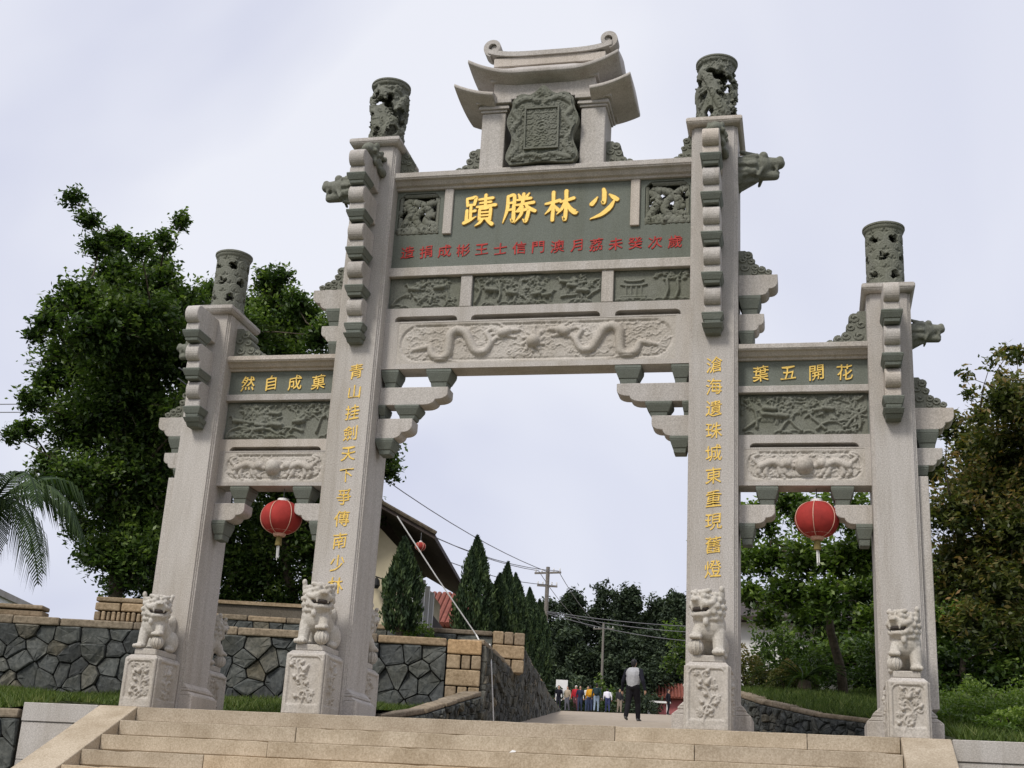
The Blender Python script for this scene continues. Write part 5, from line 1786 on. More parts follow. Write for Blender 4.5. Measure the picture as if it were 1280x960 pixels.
tree('leafy_tree', 'tall dark broadleaf tree at the left with two spiky tops', 'tree', (-10.4, 9.9, 2.3), (-10.5, 9.9, 4.2), L1 + [(-9.5, 9.4, 8.9, .6), (-9.2, 9.9, 8.2, .6), (-10.1, 9.2, 9.4, .5), (-10.7, 9.6, 8.6, 1.2), (-10.9, 9.9, 7.0, 1.3), (-10.5, 10.2, 5.4, 1.2), (-10.3, 10.2, 4.2, .9)], 'leafA', .122, 6600, 1, .14)
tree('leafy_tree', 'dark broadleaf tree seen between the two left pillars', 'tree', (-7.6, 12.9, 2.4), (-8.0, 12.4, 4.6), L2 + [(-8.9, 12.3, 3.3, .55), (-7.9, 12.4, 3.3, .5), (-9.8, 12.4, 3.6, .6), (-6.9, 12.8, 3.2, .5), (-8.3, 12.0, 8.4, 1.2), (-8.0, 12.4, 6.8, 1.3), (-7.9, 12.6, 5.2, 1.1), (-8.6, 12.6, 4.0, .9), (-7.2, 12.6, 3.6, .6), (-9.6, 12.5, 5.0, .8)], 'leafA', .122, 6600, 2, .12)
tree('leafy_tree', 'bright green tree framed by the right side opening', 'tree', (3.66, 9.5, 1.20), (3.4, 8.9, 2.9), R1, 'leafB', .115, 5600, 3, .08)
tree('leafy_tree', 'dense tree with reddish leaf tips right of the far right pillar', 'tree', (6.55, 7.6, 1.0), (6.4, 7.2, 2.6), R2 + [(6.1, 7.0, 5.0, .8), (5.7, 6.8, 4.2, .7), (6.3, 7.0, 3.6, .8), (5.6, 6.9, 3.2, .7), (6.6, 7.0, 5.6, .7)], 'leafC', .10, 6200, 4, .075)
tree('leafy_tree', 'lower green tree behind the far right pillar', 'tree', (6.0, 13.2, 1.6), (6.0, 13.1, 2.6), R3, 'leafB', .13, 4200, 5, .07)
# deeper trees that close the view on the right
tree('leafy_tree', 'shaded dark tree behind the tree in the right opening', 'tree', (5.2, 16.5, 1.8), (5.1, 16.5, 3.2),
     [(4.4, 16.5, 4.3, .9), (5.4, 16.8, 4.6, 1.0), (6.4, 16.2, 4.0, 1.0), (7.4, 16.8, 4.3, 1.1), (5.0, 16, 3.2, .8), (6.2, 16.4, 3.0, .9), (8.5, 16.5, 3.8, 1.2), (7.4, 16, 2.8, .9), (4.2, 16.5, 3.1, .6), (3.3, 16.6, 3.9, .8), (3.6, 16.3, 2.9, .7), (4.6, 15.6, 2.5, .6), (5.6, 15.6, 2.4, .6), (9.5, 16, 3, 1.1)], 'leafA', .16, 3200, 6, .10)

def shrub(name, label, base, r, h, mat, leaf=.06, n=2600, seed=0, group=None, ragged=.25, cat='shrub'):
    t = thing(name, label, cat, base, 0, group)
    rng = np.random.default_rng(seed)
    d = rng.normal(size=(n, 3)); d /= np.linalg.norm(d, axis=1)[:, None]; d[:, 2] = np.abs(d[:, 2]) * 1.0 + .02
    lump = 1 + ragged * np.sin(d[:, 0] * 6 + seed) * np.cos(d[:, 1] * 5 + 2 * seed) + ragged * .6 * np.sin(d[:, 2] * 9 + d[:, 0] * 7)
    rad = rng.uniform(.55, 1.0, n) ** .5 * lump
    C = d * rad[:, None] * np.array([r, r, h])
    V, F = leaf_quads(C, leaf, rng)
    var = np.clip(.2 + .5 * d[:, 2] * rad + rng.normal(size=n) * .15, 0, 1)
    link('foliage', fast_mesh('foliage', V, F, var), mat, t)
    mb = MB()
    r2_ = random.Random(seed)
    for k in range(6):
        a = r2_.random() * 6.3
        mb.tube([(0, 0, -.05), (r * .3 * math.cos(a), r * .3 * math.sin(a), h * .4), (r * .6 * math.cos(a), r * .6 * math.sin(a), h * .75)], [.02, .014, .006], 5)
    mb.build('stem', 'trunk', t)
    return t

shrub('clipped_shrub', 'rounded clipped shrub on the bank in the right opening', (2.75, 9.0, 1.32), .42, .55, 'leafC', .045, 5200, 11, ragged=.08)
shrub('bush', 'reddish loose bush left of the rounded clipped shrub', (2.05, 9.6, 1.45), .45, .62, 'leafC', .06, 3600, 12)
shrub('bush', 'small dark bush low behind the rounded clipped shrub', (3.2, 10.2, 1.6), .5, .6, 'leafA', .07, 3200, 13)
tree('leafy_tree', 'dark undergrowth tree filling the gap behind the right opening', 'tree', (4.0, 13.4, 1.7), (4.0, 13.4, 2.1),
     [(2.9, 13.6, 2.6, .55), (3.4, 13.2, 2.4, .6), (4.1, 13.5, 2.6, .7), (4.8, 13.2, 2.4, .7), (5.6, 13.6, 2.4, .7), (3.0, 13.2, 2.0, .5), (4.4, 13.0, 1.9, .6), (5.3, 13, 1.9, .6), (6.4, 13.3, 2.2, .8), (7.4, 13.4, 2.3, .9), (8.4, 13.4, 2.4, 1.0)], 'leafA', .13, 3000, 7, .06)
shrub('bush', 'tall dark bush against the end of the white walled house', (2.45, 12.6, 1.6), .55, 1.5, 'leafA', .09, 4200, 15)
shrub('bush', 'dark bush behind the tree trunk in the right opening', (4.35, 10.4, 1.7), .6, .8, 'leafA', .08, 3400, 14)
rs = random.Random(8)
spots = [(5.2, 1.3, .5, .35, 'low and small, just behind the right wing wall'), (6.3, 1.5, .6, .4, 'just behind the right wing wall, near the frame edge'), (4.95, 3.0, .6, .5, 'nearest the far right pillar'), (5.6, 3.5, .65, .6, 'second to the right of the far right pillar'), (6.4, 3.7, .7, .6, 'third to the right of the far right pillar'),
         (5.15, 4.4, .6, .75, 'behind the one nearest the far right pillar'), (5.95, 4.8, .7, .8, 'in the back row of the right bed, middle'), (7.0, 4.8, .8, .8, 'in the back row, at the right frame edge'), (7.3, 3.4, .7, .6, 'at the right frame edge, front row')]
for i, (x, y, r, h, lab) in enumerate(spots):
    shrub('bush', 'low green ground cover bush ' + lab, (x, y, .12 + .11 * (y - 1)), r, h * .8, 'leafB', .055, 4200, 20 + i, 'ground cover bushes in the right bed')
shrub('bush', 'green leafy bush sprouting on the upper terrace wall', (*wp(1.25, 2.4), 1.95), .55, .52, 'leafB', .085, 1500, 40, ragged=.4)
shrub('bush', 'small bush by the parapet near the far left pillar', (*wp(5.75, .9), 1.75), .35, .85, 'leafB', .08, 1100, 41, ragged=.4)

# cycad
def cycad(loc, label):
    t = thing('cycad', label, 'cycad', loc)
    r = random.Random(5)
    MB().lathe([(.10, -.05), (.12, .08), (.09, .2), (.02, .24)], (0, 0, 0), 10).build('stem', 'trunk', t)
    for k in range(22):
        a = 2 * math.pi * k / 22 + r.uniform(-.1, .1); L = r.uniform(.75, .95); e = r.uniform(.35, 1.05)
        pts = []
        for i in range(9):
            u = i / 8
            pts.append(Vector((math.cos(a) * L * u, math.sin(a) * L * u, .22 + L * (e * u - 1.0 * u * u * .8))))
        V = []; F = []; var = []
        sd = Vector((-math.sin(a), math.cos(a), 0))
        for i in range(1, 30):
            u = i / 30; p = pts[min(7, int(u * 8))].lerp(pts[min(8, int(u * 8) + 1)], u * 8 - int(u * 8))
            w = .13 * math.sin(math.pi * (.15 + .8 * u))
            for s in (-1, 1):
                q = p + sd * s * w + Vector((math.cos(a), math.sin(a), .12)) * w * .55
                b = len(V); dv = Vector((math.cos(a), math.sin(a), 0)) * .011
                V += [tuple(p - dv), tuple(p + dv), tuple(q)]; F.append((b, b + 1, b + 2)); var.append(r.uniform(.1, .7))
        f = link('frond', fast_mesh('frond', V, F, var), 'leafA', t)
        MB().tube(pts, [.012 - .001 * q for q in range(9)], 4).build('midrib', 'leafA', f)
    return t
cycad((3.0, 8.4, 1.30), 'spiky cycad with arching fronds in front of the rounded shrub')

# cypress row
def cypress(base, h, r, label, seed):
    t = thing('cypress', label, 'cypress', base, 0, 'cone shaped cypresses along the road')
    rng = np.random.default_rng(seed)
    n = int(9000 * (h / 2) * (r / .4))
    n = min(n, 19000)
    u = rng.uniform(0, 1, n) ** .85
    prof = np.interp(u, [0, .12, .3, .55, .8, .93, 1.0], [.66, .93, 1.0, .86, .50, .22, .02])
    a = rng.uniform(0, 2 * np.pi, n)
    rr = r * prof * (rng.uniform(.72, 1.06, n)) * (1 + .13 * np.sin(a * 4 + u * 13 + seed * 1.7) + .09 * np.sin(a * 9 - u * 21 + seed) + .10 * (rng.random(n) > .93))
    lean = (seed % 5 - 2) * .018
    C = np.stack([rr * np.cos(a) + lean * h * u * u, rr * np.sin(a), u * h * (1 + .03 * np.sin(a * 3 + seed))], 1)
    dirs = np.stack([np.cos(a) * .5, np.sin(a) * .5, np.full(n, 2.2)], 1)
    V, F = leaf_quads(C, .11, rng, up=0, aspect=.36, dirs=dirs)
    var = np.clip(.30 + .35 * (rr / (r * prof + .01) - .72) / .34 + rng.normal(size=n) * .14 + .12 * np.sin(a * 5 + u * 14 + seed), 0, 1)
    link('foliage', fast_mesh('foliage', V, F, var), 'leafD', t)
    MB().tube([(0, 0, -.2), (0, 0, h * .5), (0, 0, h * .93)], [r * .2, r * .28, .02], 7).build('trunk', 'trunk', t)
    return t
cyps = [((-4.22, 9.3, 2.30), 1.66, .37, 'rounded cypress before the cream house, first of the row'), ((-3.68, 12.6, 2.15), 2.55, .44, 'tallest pointed cypress right of the cream house'),
        ((-3.35, 13.3, 2.2), 1.85, .36, 'short cypress tucked right of the tallest one'), ((-4.02, 16.7, 2.35), 2.6, .42, 'third tall cypress along the road'), ((-4.10, 18.3, 2.6), 2.2, .38, 'cypress close behind the third tall one'),
        ((-4.60, 20.8, 2.7), 2.75, .44, 'fourth tall cypress along the road'), ((-5.3, 25.8, 3.2), 2.75, .46, 'fifth tall cypress along the road'), ((-6.25, 31.8, 3.6), 3.0, .5, 'farthest cypress by the power pole')]
for i, (b, h, r, lab) in enumerate(cyps): cypress(b, h, r * .95, lab, 70 + i)

# distant dark wood behind the road: each tree on its own
def far_tree(base, h, w, label, seed, mat='leafE', leaf=.36, pine=True):
    rng = random.Random(seed)
    lobes = []
    for k in range(60):
        u = rng.uniform(.04, 1.0) ** .9
        r = w * (1.15 - .95 * u) * rng.uniform(.4, 1.0)
        a = rng.random() * 6.3
        lobes.append((base[0] + r * math.cos(a), base[1] + r * math.sin(a), base[2] + h * u, w * .25 * (1.3 - .75 * u)))
    for k in range(5):
        lobes.append((base[0] + rng.uniform(-.12, .12) * w, base[1], base[2] + h * (.9 + .035 * k), w * .07))
    return tree('conifer' if pine else 'leafy_tree', label, 'tree', base, (base[0], base[1], base[2] + h * .5), lobes, mat, leaf, 620 if w > 2.5 else 700, seed, .12, 'trees of the dark wood beyond the road' if pine else None  , .45, limb=9)
wood = [(-3.0, 97, 18.2, 3.6, 'just right of the right main pillar edge'), (0.5, 99, 18.6, 3.8, 'far right, behind the white walled house'), (4.5, 97, 18.0, 3.8, 'farthest right, behind the right bank trees'), (-17.2, 101, 18.2, 3.6, 'in the back row behind the second tree'), (-12.8, 102, 18.6, 3.6, 'in the back row behind the tallest top'), (-8.5, 102, 18.8, 3.6, 'in the back row, towards the right pillar'), (-20.6, 92, 15.5, 3.2, 'at the left end, beside the pole'), (-18.3, 95, 16.9, 3.4, 'second from the left'), (-16.2, 93, 17.4, 3.3, 'third from the left'), (-14.0, 96, 18.6, 3.2, 'with the tallest feathery top'),
        (-11.6, 94, 18.0, 3.4, 'right of the tallest feathery top'), (-9.6, 97, 17.7, 3.2, 'third from the right pillar'), (-7.6, 95, 17.6, 3.2, 'second from the right pillar'), (-5.6, 98, 18.0, 3.4, 'half hidden by the right main pillar'),
        (-15.2, 88, 13.4, 3.0, 'in the front row, left'), (-12.0, 89, 13.9, 3.0, 'in the front row, middle'), (-9.0, 88, 13.6, 3.0, 'in the front row, right')]
for i, (x, y, zt, w, lab) in enumerate(wood):
    z0 = float(ramp_z(y)) - .3
    far_tree((x, y, z0), zt - z0, w, 'dark conifer of the far wood, ' + lab, 100 + i)
shr = [((-13.2, 80, 6.6), 1.7, 2.4, 'leafE', 'rounded bush behind the crowd, left'), ((-11.6, 82, 6.8), 1.6, 2.3, 'leafA', 'rounded bush behind the crowd, middle'), ((-8.9, 80, 6.6), 1.5, 2.5, 'leafE', 'rounded bush beyond the walking man')]
for i, (b, r, h, m, lab) in enumerate(shr):
    shrub('bush', lab, b, r, h, m, .30, 1500, 130 + i)
tree('leafy_tree', 'rounded green tree half hidden by the right main pillar', 'tree', (-2.9, 57.6, 4.9), (-3.0, 57.6, 7.0), [(-3.87, 57.0, 9.3, .7), (-3.47, 57.5, 8.3, .9), (-4.25, 57.5, 7.8, .5), (-3.0, 57.3, 8.9, .9), (-3.4, 57.6, 7.5, .6), (-2.6, 57.5, 8.0, 1.0), (-2.2, 57.5, 9, .9)], 'leafB', .24, 560, 140, .10)

# palm at the left edge
def palm(base, top, label):
    t = thing('palm_tree', label, 'palm', base)
    r = random.Random(14)
    T = Vector(top) - Vector(base)
    MB().tube([(0, 0, -.2), T * .5 + Vector((.05, 0, 0)), T], [.13, .10, .09], 10).build('trunk', 'wood', t)
    for k in range(14):
        a = 2 * math.pi * k / 14 + .25 + r.uniform(-.12, .12); L = r.uniform(1.5, 1.9); e = r.uniform(.4, 1.3); dr = r.uniform(.9, 1.25)
        D = Vector((math.cos(a), math.sin(a), 0)); S = Vector((-math.sin(a), math.cos(a), 0))
        P = [T + D * (L * u * (1 - .18 * u)) + Vector((0, 0, L * (e * u - dr * u * u))) for u in np.linspace(0, 1, 14)]
        V = []; F = []; var = []
        for i in range(1, 46):
            u = i / 46 * 13; p = P[int(u)].lerp(P[min(13, int(u) + 1)], u - int(u))
            tn = (P[min(13, int(u) + 1)] - P[int(u)]).normalized()
            w = .50 * math.sin(math.pi * (.12 + .78 * i / 46)) * r.uniform(.8, 1.1)
            for s in (-1, 1):
                q1 = p + S * s * w * .42 + tn * w * .38 + Vector((0, 0, -w * .12)); q2 = p + S * s * w * .58 + tn * w * .66 + Vector((0, 0, -w * .80))
                b = len(V); dv = tn * .017
                V += [tuple(p - dv), tuple(p + dv), tuple(q1 + dv * .8), tuple(q1 - dv * .8), tuple(q2)]
                F += [(b, b + 1, b + 2, b + 3), (b + 3, b + 2, b + 4, b + 4)]; var += [r.uniform(.2, .9)] * 2
        F4 = [f for f in F if len(set(f)) == 4]; F3 = [f[:3] for f in F if len(set(f)) == 3]
        me = bpy.data.meshes.new('frond'); me.from_pydata(V, [], F4 + F3)
        at = me.attributes.new('var', 'FLOAT', 'FACE'); at.data.foreach_set('value', np.array([r.uniform(.2, .9) for _ in range(len(me.polygons))], dtype=np.float32))
        fr = link('frond', me, 'palm', t)
        MB().tube(P, [.022 * (1 - .8 * i / 13) + .003 for i in range(14)], 5).build('midrib', 'palm', fr)
    return t
palm((-8.75, 3.0, .35), (-8.62, 2.9, 3.05), 'palm with drooping grey green fronds at the left edge')

# grass on the banks (nobody could count it)
def grass(name, label, xy, zf, n, seed, h=.10):
    rng = np.random.default_rng(seed)
    p = np.array([xy(rng) for _ in range(n)])
    z = zf(p[:, 0], p[:, 1])
    patch = .5 + .5 * np.sin(p[:, 0] * 3.1 + 1.3 * np.sin(p[:, 1] * 2.3)) * np.cos(p[:, 1] * 2.7 + p[:, 0])
    a = rng.uniform(0, 2 * np.pi, n); hh = h * rng.uniform(.3, 1.3, n) * (.45 + .9 * patch)
    dx = np.cos(a) * .012; dy = np.sin(a) * .012
    lx = rng.normal(size=n) * hh * .5; ly = rng.normal(size=n) * hh * .5
    A = np.stack([p[:, 0] - dx, p[:, 1] - dy, z], 1); B = np.stack([p[:, 0] + dx, p[:, 1] + dy, z], 1); C = np.stack([p[:, 0] + lx, p[:, 1] + ly, z + hh], 1)
    V = np.stack([A, B, C], 1).reshape(-1, 3)
    o = link(name, fast_mesh(name, V, np.arange(3 * n).reshape(-1, 3), np.clip(rng.normal(.3, .2, n) + .35 * patch, 0, 1)), 'grass')
    return tag(o, label, 'grass', kind='stuff')
def lawn_xy(rng):
    while True:
        x, y = rng.uniform(-13, -2.8), rng.uniform(-.38, 7.6)
        if x > -5.3 and y < 1.3: continue
        if y > 7.79 + (x + 2.27) * .218: continue
        return x, y
grass('grass', 'rough grass between the steps and the left retaining wall', lawn_xy, lambda x, y: np.where(x > -5.3, -.03 + (left_z(x, y) + .03) * sstep(.8, 2.6, y), left_z(x, y) - .10 * sstep(.4, -.6, y)), 80000, 1)
grass('grass', 'grass in the bed right of the far right pillar', lambda r: (r.uniform(4.5, 9), r.uniform(-.25, 4)), lambda x, y: .0 + .052 * (y - EY - .4) / .45, 30000, 2, .14)
Pb = right_bank()
from mathutils.bvhtree import BVHTree
def bank_xy(rng):
    k = rng.uniform(0, len(LOWR) - 1.001); j = rng.uniform(0, 1) ** 1.3 * 16
    i0, j0 = int(k), int(j); fk, fj = k - i0, j - j0
    q = (Pb[i0, j0] * (1 - fk) + Pb[i0 + 1, j0] * fk) * (1 - fj) + (Pb[i0, j0 + 1] * (1 - fk) + Pb[i0 + 1, j0 + 1] * fk) * fj
    return tuple(q)
rngb = np.random.default_rng(3)
pts = np.array([bank_xy(rngb) for _ in range(60000)])
n = len(pts); a = rngb.uniform(0, 6.28, n); hh = .09 * rngb.uniform(.4, 1.4, n)
A = pts + np.stack([np.cos(a) * .012, np.sin(a) * .012, -.01 + 0 * a], 1); B = pts - np.stack([np.cos(a) * .012, np.sin(a) * .012, .01 + 0 * a], 1)
C = pts + np.stack([rngb.normal(size=n) * hh * .5, rngb.normal(size=n) * hh * .5, hh], 1)
o = link('grass', fast_mesh('grass', np.stack([A, B, C], 1).reshape(-1, 3), np.arange(3 * n).reshape(-1, 3), np.clip(rngb.normal(.35, .25, n), 0, 1)), 'grass')
tag(o, 'grass on the bank inside the low curved wall on the right', 'grass', kind='stuff')

# ================================================================== HOUSES
def hip(t, name, mat, pts, faces, **k): return MB().add(pts, faces).build(name, mat, t, **k)
# cream house: gable front towards the viewer, right eave runs back along the road
hx = thing('house', 'cream house with dark overhanging eaves between the main left pillar and the cypresses', 'house', (-5.15, 12.4, 2.2), R(8.5))
W_, D_, HW = 1.35, 7.0, 1.84       # local: x from -W_..0 (right wall at 0), y 0..D_
MB().box(-W_, -.16, .12, D_, 0, HW + .35).build('wall', 'cream', hx)
MB().add([(-W_, .12, HW + .35), (-.16, .12, HW + .35), (-W_ / 2, .12, HW + .85)], [(0, 1, 2)]).build('gable', 'cream', hx)
ov = .62
def slope_pt(x): return HW + 1.18 - abs(x + W_ / 2) * .52
mb = MB()
for s in (-1, 1):
    xe = -W_ / 2 + s * (W_ / 2 + ov)
    za, zb = slope_pt(-W_ / 2), slope_pt(xe)
    pts = [(-W_ / 2, -ov, za), (xe, -ov, zb), (xe, D_ + ov, zb), (-W_ / 2, D_ + ov, za)]
    mb.add(pts + [(p[0], p[1], p[2] + .10) for p in pts], [(3, 2, 1, 0), (4, 5, 6, 7), (0, 1, 5, 4), (1, 2, 6, 5), (2, 3, 7, 6), (3, 0, 4, 7)])
rf = mb.build('roof', 'eave', hx)
MB().tube([(-W_ / 2, -ov - .02, slope_pt(-W_ / 2) + .12), (-W_ / 2 + W_ / 2 + ov + .02, -ov - .02, slope_pt(ov) + .12)], .045, 6).build('verge_board', 'trunk', rf)
MB().tube([(-W_ / 2, -ov, slope_pt(-W_ / 2) + .14), (-W_ / 2, D_ + ov, slope_pt(-W_ / 2) + .14)], .10, 8).build('ridge_tile', 'eave', rf)
for k in range(5):
    MB().box(.02, .12, .35 + .8 * k, .47 + .8 * k, 0, HW + .1).build('post', 'white', hx)
MB().box(-.15, -.05, .2, D_, .75, 1.6).build('window_band', 'eave', hx)
# wall lamp bracket
lb = MB().tube([(-.75, .11, 1.62), (-.75, -.25, 1.62)], .018, 6).tube([(-1.05, -.1, 1.72), (-.45, -.1, 1.55)], .014, 6)
lb.lathe([(.02, .0), (.07, -.05), (.085, -.16), (.05, -.22)], (-.62, -.1, 1.58), 10)
lb.build('wall_lamp', 'black', hx)
lantern(-4.66, 11.60, 4.33, .105, 'small red lantern under the corner eave of the cream house', 4.62, bare=True)
t = thing('garden_wall', 'plain cream garden wall seen between the two left pillars', 'wall', (-8.6, 10.95, 2.25), R(12.3))
MB().box(-.6, 2.6, 0, .2, -.3, .72).build('wall', 'joint', t); MB().box(-.65, 2.65, -.05, .25, .721, .79).build('coping', 'tanblock', t)
# red roofed house further back
t = thing('house', 'small cream house with red tiled roof beside the tallest cypress', 'house', (-8.35, 25.5, 3.55), R(8))
MB().box(-2.5, 1.0, 0, 4, -1, 1.25).build('wall', 'cream', t)
mb = MB()
for k in range(26):
    x = -2.9 + k * .165
    mb.tube([(x, -.55, 1.18), (x, 2.0, 2.53)], .085, 8)
mb.box(-2.95, 1.4, -.5, 2.0, 1.13, 1.15)
mb.add([(-2.95, -.5, 1.14), (1.4, -.5, 1.14), (1.4, 2.0, 2.50), (-2.95, 2.0, 2.50)], [(0, 1, 2, 3)])
rf = mb.build('roof', 'tile', t)
MB().box(-.1, .4, -.02, .0, .2, .8).build('window', 'eave', t)
# pale building at the far left edge
t = thing('building', 'pale building far behind the palm at the left edge', 'building', (-23.6, 22, 1.0), R(13))
MB().box(-3, 1.55, 0, 5, 0, 4.1).build('wall', 'white', t)
MB().box(-3.1, 1.65, -.1, 5.1, 4.101, 4.30).build('roof_slab', 'granite', t)
for k in range(3): MB().box(.1 - 1.3 * k, .95 - 1.3 * k, -.02, .0, 2.2, 3.2).build('window', 'eave', t)
# white house wall seen through the right opening
t = thing('house', 'white walled house behind the trees in the right opening', 'house', (1.2, 17.6, 1.6), R(0))
MB().box(0, 5.2, 0, 5, 0, 2.25).build('wall', 'white', t)
mb = MB()
for yy0, yy1, z0, z1 in ((-.4, 2.6, 2.25, 3.1), (5.5, 2.6, 2.25, 3.1)):
    mb.add([(-.3, yy0, z0), (5.5, yy0, z0), (5.5, yy1, z1), (-.3, yy1, z1), (-.3, yy0, z0 + .1), (5.5, yy0, z0 + .1), (5.5, yy1, z1 + .1), (-.3, yy1, z1 + .1)], [(3, 2, 1, 0), (4, 5, 6, 7), (0, 1, 5, 4), (1, 2, 6, 5), (2, 3, 7, 6), (3, 0, 4, 7)])
mb.build('roof', 'eave', t)
for k in range(2): MB().box(2.0 + 1.6 * k, 2.9 + 1.6 * k, -.03, -.001, .9, 1.8).build('window', 'eave', t)
# pink walled house with red roofs at the end of the road
t = thing('house', 'pink walled house with red tiled roof at the top of the road', 'house', (-6.3, 87, 7.35), R(8))
MB().box(-1.9, 5, 0, 4, -.6, 1.35).build('wall', 'pink', t)
mb = MB()
for k in range(30):
    x = -2.2 + k * .25
    mb.tube([(x, -.6, 1.35), (x, 2, 2.6)], .10, 6)
mb.add([(-2.3, -.6, 1.30), (5.4, -.6, 1.30), (5.4, 2, 2.55), (-2.3, 2, 2.55)], [(0, 1, 2, 3)])
mb.build('roof', 'tile', t)
MB().box(-1.9, 5.0, -.06, -.002, -.6, -.1).build('plinth_band', 'white', t)
# white portal frame and white board by the crowd
t = thing('portal_frame', 'white gateway frame beside the pink house', 'portal', (-7.2, 80.7, 6.95), R(8))
MB().box(-.9, -.72, 0, .18, -.2, .80).build('post', 'white', t); MB().box(.42, .60, 0, .18, -.2, .80).build('post', 'white', t); MB().box(-1.0, .7, -.02, .2, .801, .93).build('lintel', 'white', t)
t = thing('notice_board', 'white notice board standing behind the crowd at the left', 'board', (-13.9, 79, 6.5), R(10))
MB().box(-.55, .28, 0, .06, 1.0, 2.45).build('panel', 'white', t); MB().box(-.50, -.42, .061, .12, 0, 2.3).build('post', 'wood', t); MB().box(.16, .24, .061, .12, 0, 2.3).build('post', 'wood', t)

# ================================================================== POLES AND WIRES
def power_pole(base, h, label, arms):
    t = thing('power_pole', label, 'pole', base)
    MB().tube([(0, 0, -.3), (0, 0, h * .5), (0, 0, h)], [.105, .09, .075], 10).build('post', 'wood', t)
    for z, L, a in arms:
        MB().box(-L, L, -.035, .035, z - .035, z + .035).build('cross_arm', 'wood', t, rz=a)
        for k in (-.92, -.45, .45, .92):
            MB().lathe([(.02, 0), (.035, .03), (.02, .06), (.03, .09), (.012, .12)], (k * L * math.cos(a), k * L * math.sin(a), z + .05), 8).build('insulator', 'white', t)
    return t
power_pole((-6.92, 36.4, 2.9), 5.85, 'tall grey power pole with crossarms beside the road', [(5.62, .56, R(-12)), (5.1, .40, R(15))])
power_pole((-11.7, 82.3, 6.8), 6.75, 'shorter power pole further up the road', [(6.3, .8, R(-12))])
def wire(a, b, sag, label, r=.014):
    pts = [tuple(np.array(a) * (1 - u) + np.array(b) * u - np.array([0, 0, sag * 4 * u * (1 - u)])) for u in np.linspace(0, 1, 15)]
    o = MB().tube(pts, r, 5).build('overhead_wire', 'wire'); return tag(o, label, 'wire', 'overhead wires')
P0 = (-6.9, 36.4, 8.55)
wire((-8.6, 8.0, 7.9), P0, .55, 'topmost overhead wire running from the left to the tall pole')
wire((-8.8, 8.2, 7.1), (-7.3, 36.4, 8.6), .75, 'second overhead wire running from the left to the tall pole')
wire((-8.9, 8.4, 6.95), (-6.5, 36.4, 8.6), .85, 'third overhead wire running from the left to the tall pole')
wire((-8.7, 8.4, 6.4), (-6.9, 36.4, 8.05), .8, 'lowest overhead wire running from the left to the tall pole')
for k, (za, zb, w) in enumerate(((6.98, 7.05, 'upper'), (6.95, 6.85, 'middle'), (6.9, 6.45, 'lower'))):
    wire((-6.85, 36.3, za), (2.5, 39.5, zb + .05), .25 + .1 * k, '%s thin wire crossing right from the tall pole before the dark wood' % w, .016)
wire((-6.5, 36.4, 8.6), (-11.2, 82.2, 13.2), .6, 'overhead wire linking the tall pole to the shorter one, right side')
wire((-7.3, 36.4, 8.6), (-12.2, 82.3, 13.2), .6, 'overhead wire linking the tall pole to the shorter one, left side')
for k, z in enumerate((6.15, 5.98)):
    wire((-22, 6.5, z + .1), (-11.5, 8.5, z + .35), .1, '%s of two wires behind the palm at the left edge' % ('upper' if k == 0 else 'lower'), .010)
# white hose running from the house roof down over the wall corner
c = MB().tube([(-4.33, 8.9, 4.33), (-3.6, 9.3, 3.28), (-2.89, 9.75, 2.30), (-2.62, 9.2, 2.02), (-2.32, 8.5, 1.97), (-2.20, 8.2, 1.6), (-2.10, 8.2, .62)], .013, 6).build('hose', 'white')
tag(c, 'thin white hose strung from the house eave down past the wall corner', 'hose')
# litter on the steps
o = MB().add([(0, 0, 0), (.06, .01, .008), (.065, .03, .02), (.015, .04, .008), (.03, .02, .026)], [(0, 1, 4), (1, 2, 4), (2, 3, 4), (3, 0, 4)]).build('paper_scrap', 'white', None, loc=(.32, -1.33 , -.33), rz=.3)
tag(o, 'small pale scrap of paper lying on the steps', 'litter')

